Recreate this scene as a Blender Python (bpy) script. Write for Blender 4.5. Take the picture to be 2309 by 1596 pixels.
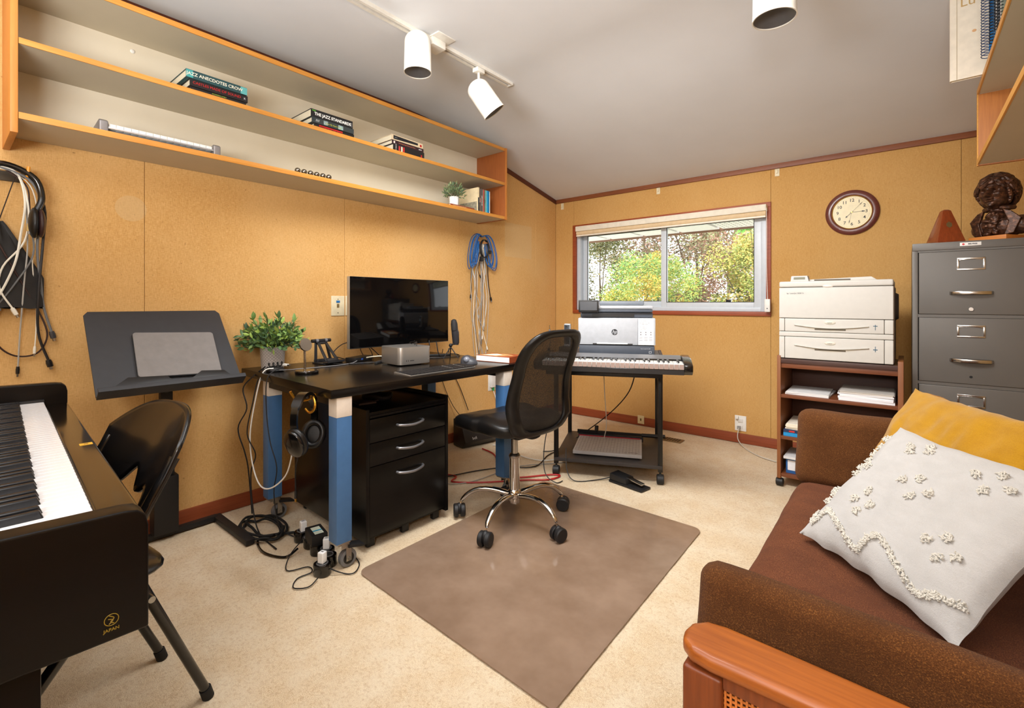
import bpy, bmesh, math, random
from math import sin, cos, pi, radians, sqrt, atan2
from mathutils import Vector, Matrix, Euler, noise
random.seed(7)
for o in list(bpy.data.objects): bpy.data.objects.remove(o)
SC=bpy.context.scene; COL=SC.collection
# ---------------- camera
cd=bpy.data.cameras.new('camera'); cam=bpy.data.objects.new('camera',cd); COL.objects.link(cam)
cd.sensor_width=36; cd.lens=36*1073.5/2309; cd.shift_y=-115/2309; cd.clip_start=.05; cd.clip_end=200
cam.location=(0,0,1.12); cam.rotation_euler=(pi/2,0,radians(39.65)); SC.camera=cam
# ---------------- view / world / lights
SC.view_settings.view_transform='Standard'; SC.view_settings.look='None'; SC.view_settings.gamma=1
SC.view_settings.use_curve_mapping=False; SC.view_settings.exposure=0.0
W=bpy.data.worlds.new('world'); SC.world=W; W.use_nodes=True
bg=W.node_tree.nodes['Background']; bg.inputs[0].default_value=(.93,.97,1,1); bg.inputs[1].default_value=3.2
def area(name,loc,rot,sx,sy,power,col=(1,1,1),spread=pi):
    l=bpy.data.lights.new(name,'AREA'); l.shape='RECTANGLE'; l.size=sx; l.size_y=sy; l.energy=power; l.color=col; l.spread=spread
    o=bpy.data.objects.new(name,l); COL.objects.link(o); o.location=loc; o.rotation_euler=rot; return o
def aim(o,t): o.rotation_euler=(Vector(t)-o.location).to_track_quat('-Z','Y').to_euler()
aim(area('flash_light',(.1,-.6,1.5),(0,0,0),.4,.3,18,(1,.99,.985)),(-1.2,2.2,1.75))
aim(area('ceiling_bounce_flash',(-.9,-.7,1.5),(0,0,0),1.0,.8,92,(.97,.985,1)),(-.9,-.4,2.6))
aim(area('room_fill',(-1.25,1.35,2.47),(0,0,0),1.2,.7,68,(.99,.99,.985),radians(140)),(-1.5,3.2,0))  # unseen fill added near the ceiling to brighten the room's far half
aim(area('far_carpet_fill',(-.6,1.75,2.45),(0,0,0),.6,.5,7.5,(1,.985,.96),radians(110)),(-.95,3.5,0))  # extra fill, added above the frame to lift the far carpet
SUN=bpy.data.lights.new('sun','SUN'); SUN.energy=3.0; SUN.angle=radians(12); SUN.color=(1,.97,.9)
so=bpy.data.objects.new('sun',SUN); COL.objects.link(so); so.rotation_euler=(radians(38),radians(-18),0)
# ---------------- helpers
def lin(c):
    return tuple(((v/255)/12.92 if v/255<=.04045 else ((v/255+.055)/1.055)**2.4) for v in c)
def nt(name):
    m=bpy.data.materials.new(name); m.use_nodes=True; t=m.node_tree; return m,t,t.nodes,t.links,t.nodes['Principled BSDF']
def mapping(N,Lk,scale,coord='Object',rot=(0,0,0)):
    tc=N.new('ShaderNodeTexCoord'); mp=N.new('ShaderNodeMapping'); mp.inputs['Scale'].default_value=scale; mp.inputs['Rotation'].default_value=rot
    Lk.new(tc.outputs[coord],mp.inputs[0]); return mp.outputs[0]
def noi(N,Lk,vec,scale,detail=3,rough=.55):
    n=N.new('ShaderNodeTexNoise'); n.inputs['Scale'].default_value=scale; n.inputs['Detail'].default_value=detail; n.inputs['Roughness'].default_value=rough
    Lk.new(vec,n.inputs['Vector']); return n.outputs['Fac']
def ramp(N,Lk,fac,stops):
    r=N.new('ShaderNodeValToRGB'); e=r.color_ramp.elements
    while len(e)<len(stops): e.new(.5)
    for i,(p,c) in enumerate(stops): e[i].position=p; e[i].color=(*c,1)
    Lk.new(fac,r.inputs[0]); return r.outputs[0]
def bump(N,Lk,B,h,strength=.3,dist=.002):
    b=N.new('ShaderNodeBump'); b.inputs['Strength'].default_value=strength; b.inputs['Distance'].default_value=dist
    Lk.new(h,b.inputs['Height']); Lk.new(b.outputs[0],B.inputs['Normal']); return b
def mixc(N,Lk,f,a,b,mode='MIX'):
    m=N.new('ShaderNodeMix'); m.data_type='RGBA'; m.blend_type=mode
    if isinstance(f,float): m.inputs[0].default_value=f
    else: Lk.new(f,m.inputs[0])
    for i,x in ((6,a),(7,b)):
        if isinstance(x,tuple): m.inputs[i].default_value=(*x,1)
        else: Lk.new(x,m.inputs[i])
    return m.outputs[2]
MC={}
def P(col,rough=.5,metal=0,var=.06,sc=30,bp=0,bsc=200,spec=.5,emit=0,stretch=(1,1,1),coat=0):
    """plain procedural material with slight tone variation"""
    k=(col,rough,metal,var,sc,bp,bsc,spec,emit,stretch,coat)
    if k in MC: return MC[k]
    m,t,N,Lk,B=nt('mat_%d_%d_%d'%col)
    v=mapping(N,Lk,stretch); f=noi(N,Lk,v,sc); c=lin(col)
    o=ramp(N,Lk,f,[(.3,tuple(x*(1-var) for x in c)),(.7,tuple(min(1,x*(1+var)) for x in c))])
    Lk.new(o,B.inputs['Base Color']); B.inputs['Roughness'].default_value=rough; B.inputs['Metallic'].default_value=metal
    B.inputs['Specular IOR Level'].default_value=spec; B.inputs['Coat Weight'].default_value=coat; B.inputs['Coat Roughness'].default_value=.08
    if emit: Lk.new(o,B.inputs['Emission Color']); B.inputs['Emission Strength'].default_value=emit
    if bp: bump(N,Lk,B,noi(N,Lk,v,bsc,2),bp,.001)
    MC[k]=m; return m
def wood(name,c1,c2,axis=0,rough=.45,sc=14,coat=0,spec=.5):
    m,t,N,Lk,B=nt(name); s=[sc*9]*3; s[axis]=sc*.45
    v=mapping(N,Lk,tuple(s)); f=noi(N,Lk,v,1,4,.6)
    v2=mapping(N,Lk,(3,3,3)); f2=noi(N,Lk,v2,1,2)
    a=ramp(N,Lk,f,[(.3,lin(c1)),(.72,lin(c2))]); o=mixc(N,Lk,.35,a,ramp(N,Lk,f2,[(.3,lin(c1)),(.7,lin(c2))]))
    Lk.new(o,B.inputs['Base Color']); B.inputs['Roughness'].default_value=rough; B.inputs['Coat Weight'].default_value=coat; B.inputs['Specular IOR Level'].default_value=spec
    bump(N,Lk,B,f,.12,.001); return m
def burlap(name,base,dark,light,hor=False,faded=False):
    m,t,N,Lk,B=nt(name); v=mapping(N,Lk,(1,1,1))
    def th(s): return noi(N,Lk,mapping(N,Lk,s),1,2,.6)
    a=th((650,650,60)); b=th((60,60,650))
    mul=N.new('ShaderNodeMath'); mul.operation='ADD'; Lk.new(a,mul.inputs[0]); Lk.new(b,mul.inputs[1])
    hf=N.new('ShaderNodeMath'); hf.operation='MULTIPLY'; hf.inputs[1].default_value=.5; Lk.new(mul.outputs[0],hf.inputs[0])
    c=ramp(N,Lk,hf.outputs[0],[(.32,lin(dark)),(.52,lin(base)),(.7,lin(light))])
    big=noi(N,Lk,v,1.7,3,.6); c=mixc(N,Lk,ramp(N,Lk,big,[(.35,(0,0,0)),(.75,(.55,.55,.55))]),c,lin(light))
    sp=noi(N,Lk,mapping(N,Lk,(1,1,.7)),70,2,.7); c=mixc(N,Lk,ramp(N,Lk,sp,[(.70,(0,0,0)),(.78,(.6,.6,.6))]),c,lin((120,78,34)))
    if faded: # sun-faded ghosts of pictures once hung on the wall
        tc=N.new('ShaderNodeTexCoord'); sx=N.new('ShaderNodeSeparateXYZ'); Lk.new(tc.outputs['Object'],sx.inputs[0])
        def M2(op,a,b):
            q=N.new('ShaderNodeMath'); q.operation=op
            for i,x in enumerate((a,b)):
                if isinstance(x,(int,float)): q.inputs[i].default_value=x
                else: Lk.new(x,q.inputs[i])
            return q.outputs[0]
        dy=M2('SUBTRACT',sx.outputs[1],.583); dz=M2('SUBTRACT',sx.outputs[2],1.566)
        d=M2('SQRT',M2('ADD',M2('MULTIPLY',dy,dy),M2('MULTIPLY',dz,dz)),0)
        f=M2('LESS_THAN',d,.06)
        r1=M2('MULTIPLY',M2('GREATER_THAN',sx.outputs[1],3.3),M2('LESS_THAN',sx.outputs[1],3.70))
        r2=M2('MULTIPLY',M2('GREATER_THAN',sx.outputs[2],1.545),M2('LESS_THAN',sx.outputs[2],1.86))
        f=M2('MULTIPLY',M2('ADD',f,M2('MULTIPLY',r1,r2)),.42)
        c=mixc(N,Lk,f,c,lin((214,186,140)))
    Lk.new(c,B.inputs['Base Color']); B.inputs['Roughness'].default_value=.85; B.inputs['Specular IOR Level'].default_value=.2
    bump(N,Lk,B,hf.outputs[0],.35,.0015); return m
class MB:
    def __init__(s): s.v=[]; s.f=[]; s.fm=[]; s.m=0
    def add(s,vs,fs,M=None):
        n=len(s.v)
        for p in vs:
            p=Vector(p); s.v.append(tuple(M@p) if M is not None else tuple(p))
        for q in fs: s.f.append(tuple(i+n for i in q)); s.fm.append(s.m)
        return s
    def box(s,x0,x1,y0,y1,z0,z1,M=None):
        return s.add([(x0,y0,z0),(x1,y0,z0),(x1,y1,z0),(x0,y1,z0),(x0,y0,z1),(x1,y0,z1),(x1,y1,z1),(x0,y1,z1)],
            [(0,3,2,1),(4,5,6,7),(0,1,5,4),(1,2,6,5),(2,3,7,6),(3,0,4,7)],M)
    def prism(s,pts,a,b,ax='z',M=None):
        """polygon in the two other axes extruded along ax from a to b"""
        def mk(p,h): return {'z':(p[0],p[1],h),'y':(p[0],h,p[1]),'x':(h,p[0],p[1])}[ax]
        n=len(pts); vs=[mk(p,a) for p in pts]+[mk(p,b) for p in pts]
        fs=[tuple(range(n))[::-1],tuple(range(n,2*n))]+[(i,(i+1)%n,n+(i+1)%n,n+i) for i in range(n)]
        return s.add(vs,fs,M)
    def tube(s,pts,r,n=8,caps=True,r1=None,close=False):
        pts=[Vector(p) for p in pts]; k=len(pts); vs=[]; fs=[]; up=None
        for i,p in enumerate(pts):
            if close: d=(pts[(i+1)%k]-pts[i-1])
            else: d=(pts[min(i+1,k-1)]-pts[max(i-1,0)])
            d.normalize()
            if up is None:
                up=Vector((0,0,1)) if abs(d.z)<.9 else Vector((1,0,0))
            a=d.cross(up)
            if a.length<1e-4: a=d.orthogonal()
            a.normalize(); b=a.cross(d); b.normalize(); up=b
            rr=r if r1 is None else r+(r1-r)*i/(k-1)
            if isinstance(r,(list,tuple)): rr=r[i]
            vs+= [p+a*cos(2*pi*j/n)*rr+b*sin(2*pi*j/n)*rr for j in range(n)]
        for i in range(k if close else k-1):
            for j in range(n):
                fs.append((i*n+j,i*n+(j+1)%n,((i+1)%k)*n+(j+1)%n,((i+1)%k)*n+j))
        if caps and not close: fs+= [tuple(range(n))[::-1],tuple((k-1)*n+j for j in range(n))]
        return s.add(vs,fs)
    def cyl(s,p0,p1,r0,r1=None,n=20): return s.tube([p0,p1],[r0,r0 if r1 is None else r1],n)
    def lathe(s,prof,c=(0,0,0),n=28,M=None,cap=True):
        vs=[];fs=[];k=len(prof)
        for r,z in prof: vs+=[(c[0]+r*cos(2*pi*j/n),c[1]+r*sin(2*pi*j/n),c[2]+z) for j in range(n)]
        for i in range(k-1):
            for j in range(n): fs.append((i*n+j,i*n+(j+1)%n,(i+1)*n+(j+1)%n,(i+1)*n+j))
        if cap: fs+=[tuple(range(n))[::-1],tuple((k-1)*n+j for j in range(n))]
        return s.add(vs,fs,M)
    def ell(s,c,r,n=16,M=None,rot=None):
        if isinstance(r,(int,float)): r=(r,r,r)
        k=max(6,n//2); vs=[];fs=[]; R=Euler(rot).to_matrix() if rot else None
        for i in range(1,k):
            t=pi*i/k
            for j in range(n):
                q=Vector((r[0]*sin(t)*cos(2*pi*j/n),r[1]*sin(t)*sin(2*pi*j/n),r[2]*cos(t)))
                if R: q=R@q
                vs.append(q+Vector(c))
        for zz in (r[2],-r[2]):
            q=Vector((0,0,zz)); q=R@q if R else q; vs.append(q+Vector(c))
        T=len(vs)-2
        for i in range(k-2):
            for j in range(n): fs.append((i*n+j,(i+1)*n+j,(i+1)*n+(j+1)%n,i*n+(j+1)%n))
        for j in range(n): fs+=[(T,j,(j+1)%n),(T+1,(k-2)*n+(j+1)%n,(k-2)*n+j)]
        return s.add(vs,fs,M)
    def grid(s,fn,nu,nv,M=None,closeu=False):
        vs=[fn(i/(nu if closeu else nu-1),j/(nv-1)) for j in range(nv) for i in range(nu)]
        fs=[(j*nu+i,j*nu+(i+1)%nu,(j+1)*nu+(i+1)%nu,(j+1)*nu+i) for j in range(nv-1) for i in range(nu if closeu else nu-1)]
        return s.add(vs,fs,M)
    def build(s,name,mat,parent=None,bevel=0,seg=2,loc=None,rot=None,smooth=True,solid=0,sub=0,weld=False):
        me=bpy.data.meshes.new(name); me.from_pydata([tuple(p) for p in s.v],[],s.f)
        mats=mat if isinstance(mat,(list,tuple)) else [mat]
        for q in mats: me.materials.append(q)
        if len(mats)>1: me.polygons.foreach_set('material_index',s.fm)
        bm=bmesh.new(); bm.from_mesh(me)
        if weld: bmesh.ops.remove_doubles(bm,verts=bm.verts,dist=1e-5)
        bmesh.ops.recalc_face_normals(bm,faces=bm.faces)
        if bevel:
            es=[e for e in bm.edges if len(e.link_faces)==2 and e.calc_face_angle(0)>radians(32)]
            bmesh.ops.bevel(bm,geom=es,offset=bevel,segments=seg,affect='EDGES',profile=.6,clamp_overlap=True)
        bm.to_mesh(me); bm.free()
        if smooth:
            me.polygons.foreach_set('use_smooth',[True]*len(me.polygons)); me.set_sharp_from_angle(angle=radians(38))
        o=bpy.data.objects.new(name,me); COL.objects.link(o)
        if parent: o.parent=parent
        if loc: o.location=loc
        if rot: o.rotation_euler=rot
        if solid: md=o.modifiers.new('solid','SOLIDIFY'); md.thickness=solid; md.offset=0
        if sub: md=o.modifiers.new('sub','SUBSURF'); md.levels=sub; md.render_levels=sub
        return o
def tag(o,label,cat=None,group=None,kind=None):
    if label: o['label']=label
    if cat: o['category']=cat
    if group: o['group']=group
    if kind: o['kind']=kind
    return o
def thing(name,label,cat,loc=(0,0,0),rz=0,group=None,rot=None):
    o=bpy.data.objects.new(name,None); COL.objects.link(o); o.empty_display_size=.05
    o.location=loc; o.rotation_euler=rot if rot else (0,0,radians(rz)); return tag(o,label,cat,group)
def B(x0,x1,y0,y1,z0,z1): return MB().box(x0,x1,y0,y1,z0,z1)
def linked(name,me,parent,loc,rot=(0,0,0),scale=(1,1,1)):
    o=bpy.data.objects.new(name,me); COL.objects.link(o); o.parent=parent; o.location=loc; o.rotation_euler=rot; o.scale=scale; return o
def copy_tree(o,parent=None):
    c=o.copy(); COL.objects.link(c); c.parent=parent
    for ch in list(o.children): copy_tree(ch,c)
    return c
def text(s,size,parent,name,mat,o,xd,yd,ext=.0003,align='CENTER',bold=0,wx=1,shear=0):
    cu=bpy.data.curves.new('t','FONT'); cu.body=s; cu.size=size; cu.align_x=align; cu.align_y='CENTER'; cu.extrude=ext; cu.resolution_u=3
    cu.offset=bold; cu.shear=shear
    ob=bpy.data.objects.new('t',cu); COL.objects.link(ob); bpy.context.view_layer.update()
    me=bpy.data.meshes.new_from_object(ob.evaluated_get(bpy.context.evaluated_depsgraph_get()))
    bpy.data.objects.remove(ob); bpy.data.curves.remove(cu)
    xd=Vector(xd).normalized(); yd=Vector(yd).normalized(); zd=xd.cross(yd); o=Vector(o)
    for v in me.vertices: v.co=o+xd*v.co.x*wx+yd*v.co.y+zd*v.co.z
    me.materials.clear(); me.materials.append(mat); me.name=name
    r=bpy.data.objects.new(name,me); COL.objects.link(r)
    if parent: r.parent=parent
    return r
def smoothpts(pts,k=5,close=False):
    P_=[Vector(p) for p in pts]; n=len(P_); out=[]
    for i in range(n if close else n-1):
        p1,p2=P_[i],P_[(i+1)%n]; p0=P_[i-1] if (i>0 or close) else p1; p3=P_[(i+2)%n] if (i+2<n or close) else p2
        for j in range(k):
            t=j/k; out.append(.5*((2*p1)+(p2-p0)*t+(2*p0-5*p1+4*p2-p3)*t*t+(3*p1-p0-3*p2+p3)*t**3))
    if not close: out.append(P_[-1])
    return out
def cable(pts,r,mat,parent=None,name='cable',k=6,n=6): return MB().tube(smoothpts(pts,k),r,n).build(name,mat,parent)
# ---------------- shared materials
BLK=P((15,14,15),.42); BLKG=P((9,8,8),.2,coat=.3); BLKM=P((20,19,20),.55); RUB=P((14,14,14),.75)
WHT=P((236,233,226),.5); CREAM=P((226,216,196),.5); PAPER=P((240,238,234),.8); CHROME=P((205,203,200),.12,1,var=.03); STEEL=P((160,160,158),.3,1)
GREYM=P((118,113,106),.42,bp=.05); GOLD=P((214,160,60),.28,1); LEATH=P((13,12,12),.36,bp=.2,bsc=500,spec=.4); DESKM=wood('black_stained_wood',(10,8,8),(20,17,15),1,.26,spec=.35)
TEAK=wood('teak',(136,68,20),(184,104,36),0,.38,coat=.15); TEAKD=wood('teak_dark',(104,48,20),(138,70,30),2,.42)
SHELFE=wood('shelf_edge_wood',(196,128,46),(222,156,70),1,.45); SHELFD=wood('shelf_end_wood',(140,74,30),(168,96,44),2,.5)
WALN=wood('walnut_stand',(98,52,28),(130,74,42),0,.45); WALNV=wood('walnut_upright',(120,70,36),(150,92,50),2,.45)
TRIMW=wood('red_brown_trim',(128,58,28),(158,78,42),1,.5,8); TRIMX=wood('red_brown_trim_x',(122,56,30),(156,76,42),0,.5,8)
# ================= SETTING
XL=-2.819; YB=4.116; XR=.60; YF=-1.7
def ceilz(y):
    if y<=2.2: return 2.535
    s=2.185+.21*(YB-y)
    if y>=2.75: return s
    t=(y-2.2)/.55; a=2.535; b=2.185+.21*(YB-2.75)
    return (1-t)**2*a+2*t*(1-t)*2.535*1.0+t*t*b if False else a-(a-b)*(t*t*(1.3-.3*t))
ys=[YF]+[2.2+.55*i/10 for i in range(11)]+[YB+.12]
CEIL=P((222,223,225),.9,var=.02,sc=3,bp=.1,bsc=120,spec=.15)
mb=MB(); mb.prism([(y,ceilz(y)) for y in ys]+[(YB+.12,2.7),(YF,2.7)],XL-.12,XR+.12,'x')
tag(mb.build('ceiling',CEIL),'off-white painted ceiling, flat then sloping down to the window wall',kind='structure')
# carpet
m,t,N,Lk,Bn=nt('beige_carpet'); v=mapping(N,Lk,(1,1,1))
f1=noi(N,Lk,v,420,2,.7); f2=noi(N,Lk,v,7,4,.65); f3=noi(N,Lk,v,90,3,.6)
c=ramp(N,Lk,f1,[(.3,lin((196,164,124))),(.5,lin((232,206,168))),(.7,lin((248,230,200)))])
c=mixc(N,Lk,ramp(N,Lk,f2,[(.38,(0,0,0)),(.66,(.55,.55,.55))]),c,lin((246,232,206)))
c=mixc(N,Lk,ramp(N,Lk,f3,[(.3,(.45,.45,.45)),(.5,(0,0,0))]),c,lin((196,160,118)))
Lk.new(c,Bn.inputs['Base Color']); Bn.inputs['Roughness'].default_value=.95; Bn.inputs['Specular IOR Level'].default_value=.1; Bn.inputs['Sheen Weight'].default_value=.1
ad=N.new('ShaderNodeMath'); Lk.new(f1,ad.inputs[0]); Lk.new(f3,ad.inputs[1]); bump(N,Lk,Bn,ad.outputs[0],.8,.006)
mb=MB(); nx,ny=120,150
mb.grid(lambda u,w:(XL-.1+u*(XR-XL+.2),YF+w*(YB-YF+.1),.0025*(noise.noise(Vector((u*60,w*80,0))))-.0025),nx,ny)
mb.box(XL-.1,XR+.1,YF,YB+.1,-.1,-.02)
tag(mb.build('floor',m),'beige cut-pile carpet with trodden, lighter patches',kind='structure')
BURL=burlap('burlap_left',(216,169,104),(192,142,78),(230,190,132),faded=True)
BURB=burlap('burlap_back',(202,156,92),(182,134,70),(214,172,112))
BURR=burlap('burlap_right',(200,160,105),(170,130,78),(212,176,124))
BACK=P((168,124,70),.8)
def wallpanel(par,pts,a,b,ax,mat): 
    return MB().prism(pts,a,b,ax).build('panel',mat,par,bevel=.001,seg=1,smooth=False)
# left wall
w=thing('wall_left','left wall clad in tan burlap panels with faded picture marks',None); w['kind']='structure'
MB().prism([(YF,-.02),(YB+.1,-.02),(YB+.1,2.3),(2.9,2.6),(YF,2.6)],XL-.12,XL-.012,'x').build('backing',BACK,w)
ed=[YF,-.42,.635,1.692,2.727,3.769,YB-.001]
for a,b in zip(ed,ed[1:]):
    yy=[y for y in ys if a<y<b]; g=.0009
    top=[(y,ceilz(y)-.001) for y in [a+g]+yy+[b-g]]
    wallpanel(w,[(b-g,.0),(a+g,.0)]+top,XL-.014,XL,'x',BURL)
# back wall with window opening
ox0,ox1,oz0,oz1=-2.565,-.838,1.05,1.87
w=thing('wall_back','window wall clad in tan burlap panels',None); w['kind']='structure'
mb=MB(); mb.box(XL-.1,ox0,YB+.012,YB+.14,-.02,2.4).box(ox1,XR+.1,YB+.012,YB+.14,-.02,2.4).box(ox0,ox1,YB+.012,YB+.14,-.02,oz0).box(ox0,ox1,YB+.012,YB+.14,oz1,2.4)
mb.build('backing',BACK,w)
zt=2.186; g=.0009
for x0,x1,z0,z1 in ((XL,-2.597,0,zt),(-2.597,-.809,0,oz0-.012),(-2.597,-.809,oz1+.012,zt),(-.809,.266,0,zt),(.266,XR,0,zt)):
    wallpanel(w,[(x0+g,z0),(x1-g,z0),(x1-g,z1-g),(x0+g,z1-g)],YB,YB+.014,'y',BURB)
# right wall and wall behind the camera
w=thing('wall_right','right wall clad in tan burlap panels behind the sofa',None); w['kind']='structure'
MB().prism([(YF,-.02),(YB+.1,-.02),(YB+.1,2.3),(2.9,2.6),(YF,2.6)],XR+.012,XR+.12,'x').build('backing',BACK,w)
ed=[YF,-.6,.46,1.52,2.58,3.64,YB-.001]
for a,b in zip(ed,ed[1:]):
    yy=[y for y in ys if a<y<b]
    wallpanel(w,[(b-g,.0),(a+g,.0)]+[(y,ceilz(y)-.001) for y in [a+g]+yy+[b-g]],XR,XR+.014,'x',BURR)
tag(B(XL-.1,XR+.1,YF-.1,YF,-.02,2.6).build('wall_front',P((214,190,150),.8)),'plain wall behind the viewer',kind='structure')
# trims
def trim(name,mb,mat,label): return tag(mb.build(name,mat,bevel=.003),label,kind='structure')
mb=MB(); yy=[2.35,2.5,2.65,2.75,3.3,YB]
mb.prism([(YF,2.497),(2.2,2.497)]+[(y,ceilz(y)-.038) for y in yy]+[(y,ceilz(y)) for y in yy[::-1]]+[(2.2,2.535),(YF,2.535)],XL,XL+.016,'x')
DTR=P((96,46,24),.5)
trim('trim_1',mb,DTR,'dark brown trim where the left wall meets the ceiling')
trim('trim_2',B(XL+.016,XR,YB-.016,YB,2.150,2.190),wood('trim_back',(112,58,32),(146,84,44),0,.5,8),'brown trim where the window wall meets the sloping ceiling')
trim('baseboard_left',B(XL,XL+.014,YF,YB,0,.075),TRIMW,'red-brown baseboard along the left wall')
trim('baseboard_back',B(XL+.014,XR,YB-.014,YB,0,.075),TRIMX,'red-brown baseboard along the window wall')
trim('baseboard_right',B(XR-.014,XR,YF,YB-.014,0,.075),TRIMW,'red-brown baseboard along the right wall')
mb=MB(); mb.prism([(YF,2.497),(2.2,2.497)]+[(y,ceilz(y)-.038) for y in yy]+[(y,ceilz(y)) for y in yy[::-1]]+[(2.2,2.535),(YF,2.535)],XR-.016,XR,'x')
trim('trim_3',mb,DTR,'dark brown trim where the right wall meets the ceiling')
# window
WM=P((198,206,214),.35,var=.03); w=thing('window_1','white aluminium sliding window with two panes in a red-brown casing',None,(0,0,0)); w['kind']='structure'
wr=wood('window_casing',(134,56,24),(166,80,38),0,.5,8)
x0,x1,z0,z1=-2.600,-.806,1.017,1.902
for a in ((x0,x1,z1-.037,z1),(x0,x1,z0,z0+.034),(x0,x0+.036,z0+.034,z1-.037),(x1-.033,x1,z0+.034,z1-.037)):
    B(a[0],a[1],YB-.018,YB+.06,a[2],a[3]).build('casing',wr,w,bevel=.002)
def rect_frame(name,x0,x1,z0,z1,y0,y1,t,mat,par,tb=None):
    tb=tb or t; mb=MB(); mb.box(x0,x0+t,y0,y1,z0,z1).box(x1-t,x1,y0,y1,z0,z1).box(x0+t,x1-t,y0,y1,z0,z0+tb).box(x0+t,x1-t,y0,y1,z1-tb,z1)
    return mb.build(name,mat,par,bevel=.003)
fr=rect_frame('outer_frame',-2.562,-.84,1.052,1.866,YB+.005,YB+.1,.04,WM,w,.03)
B(-2.52,-.88,YB+.045,YB+.052,1.078,1.095).build('track_rail',WM,fr,bevel=.001)
s1=rect_frame('left_sash',-2.52,-1.655,1.088,1.836,YB+.055,YB+.085,.05,WM,w,.05)
s2=rect_frame('right_sash',-1.69,-.88,1.078,1.836,YB+.012,YB+.042,.052,P((206,213,220),.35,var=.03),w,.05)
m,t,N,Lk,Bn=nt('window_glass'); N.remove(Bn); gl=N.new('ShaderNodeBsdfGlossy'); gl.inputs['Roughness'].default_value=.02; tr=N.new('ShaderNodeBsdfTransparent'); fz=N.new('ShaderNodeFresnel'); fz.inputs[0].default_value=1.45
mx=N.new('ShaderNodeMixShader'); Lk.new(fz.outputs[0],mx.inputs[0]); Lk.new(tr.outputs[0],mx.inputs[1]); Lk.new(gl.outputs[0],mx.inputs[2]); Lk.new(mx.outputs[0],N['Material Output'].inputs[0]); GLASS=m
B(-2.47,-1.705,YB+.068,YB+.072,1.138,1.786).build('pane',GLASS,s1,smooth=False)
B(-1.638,-.932,YB+.025,YB+.029,1.128,1.786).build('pane',GLASS,s2,smooth=False)
GSK=P((40,42,44),.6)
for par,a in ((s1,(-2.47,-1.705,1.138,1.786,.0545)),(s2,(-1.638,-.932,1.128,1.786,.0115))):
    rect_frame('gasket',a[0]-.004,a[1]+.004,a[2]-.004,a[3]+.004,YB+a[4],YB+a[4]+.003,.006,GSK,par)
B(-1.14,-1.10,YB+.002,YB+.012,1.13,1.15).build('latch',BLK,w,bevel=.002)
# roller shade
r=thing('roller_shade','rolled-up cream window shade with two-tone valance over the window','shade',(-1.68,4.085,1.82))
BL1=P((232,224,206),.7); BL2=P((222,196,156),.75)
B(-.853,.853,-.045,.02,.008,.058).build('valance',BL1,r,bevel=.006)
MB().cyl((-.848,-.012,-.008),(.848,-.012,-.008),.024,n=20).build('rolled_fabric',BL2,r)
B(-.848,.848,-.036,-.02,-.042,-.028).build('hem_bar',P((240,232,216),.5),r,bevel=.004)
c=thing('shade_cord','pull cord with small white weight hanging at the right of the window','cord',(-.826,4.05,1.85))
cable([(0,0,0),(0.002,0,-.2),(0,.004,-.45),(.008,0,-.70)],.0022,WHT,c,'string')
B(-.013,.027,-.01,.008,-.80,-.70).build('weight',P((238,236,230),.4),c,bevel=.008,seg=3)
MB().cyl((.007,-.0115,-.772),(.007,-.009,-.772),.004).build('hole',BLK,c)
# soffit outside
SOF=P((238,236,234),.7); s=thing('roof_soffit','white slatted roof overhang above the outside of the window','roof',(0,0,1.96))
for i in range(15):
    x=-6.2+i*.46; perf=(i in (10,4))
    mb=B(x,x+.42,YB+.2,5.68,0,.02).build('soffit_panel',SOF,s,smooth=False)
    if perf:
        q=MB()
        for a in range(9):
            for b in range(12): q.cyl((x+.04+a*.045,4.75+b*.075,-.0015),(x+.04+a*.045,4.75+b*.075,.001),.009,n=6)
        q.build('perforation',P((110,104,98),.8),mb)['kind']='stuff'
B(-6.4,.8,YB+.2,5.6,.021,.05).build('joist_board',P((58,44,34),.8),s); B(-6.4,.8,5.68,5.72,-.02,.16).build('fascia',P((120,88,66),.7),s)
# outside ground
m,t,N,Lk,Bn=nt('lawn'); f=noi(N,Lk,mapping(N,Lk,(1,1,1)),3,4); Lk.new(ramp(N,Lk,f,[(.3,lin((130,132,104))),(.7,lin((176,176,150)))]),Bn.inputs[0]); Bn.inputs['Roughness'].default_value=.9
mb=MB(); mb.grid(lambda u,v:(-30+60*u,4.4+40*v,-1.2+.05*noise.noise(Vector((u*20,v*20,1)))),40,30)
tag(mb.build('garden_lawn',m),'green lawn of the garden outside the window','lawn')
# ================= WALL SHELF (left)
SHW=P((222,212,190),.6,var=.03,sc=4); SHB=P((196,184,160),.6,var=.03,sc=4)
s=thing('wall_shelf','long open wall shelf with orange wood edges and cream interior on the left wall','shelf',(-2.819,.167,1.797))
LY=2.782; D=.319
def board(z,t,n='shelf_board'):
    B(.004,D-.006,.022,LY-.022,z,z+t).build(n,SHB,s)
    return B(D-.006,D,.022,LY-.022,z-.001,z+t+.001).build('edge_band',SHELFE,s,bevel=.001)
board(0,.022); board(.275,.02); board(.551,.022)
B(.002,.006,.022,LY-.022,.022,.551).build('back_panel',SHW,s)
e0=wood('shelf_left_end',(190,120,50),(214,146,68),2,.45)
B(0,D+.002,0,.021,-.055,.575).build('end_panel',e0,s,bevel=.003); B(0,D+.002,LY-.021,LY,-.004,.575).build('end_panel',SHELFD,s,bevel=.003)
B(D+.002,D+.004,LY-.021,LY,-.004,.575).build('edge_band',wood('shelf_end_edge',(180,108,40),(206,134,60),2,.45),s)
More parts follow.
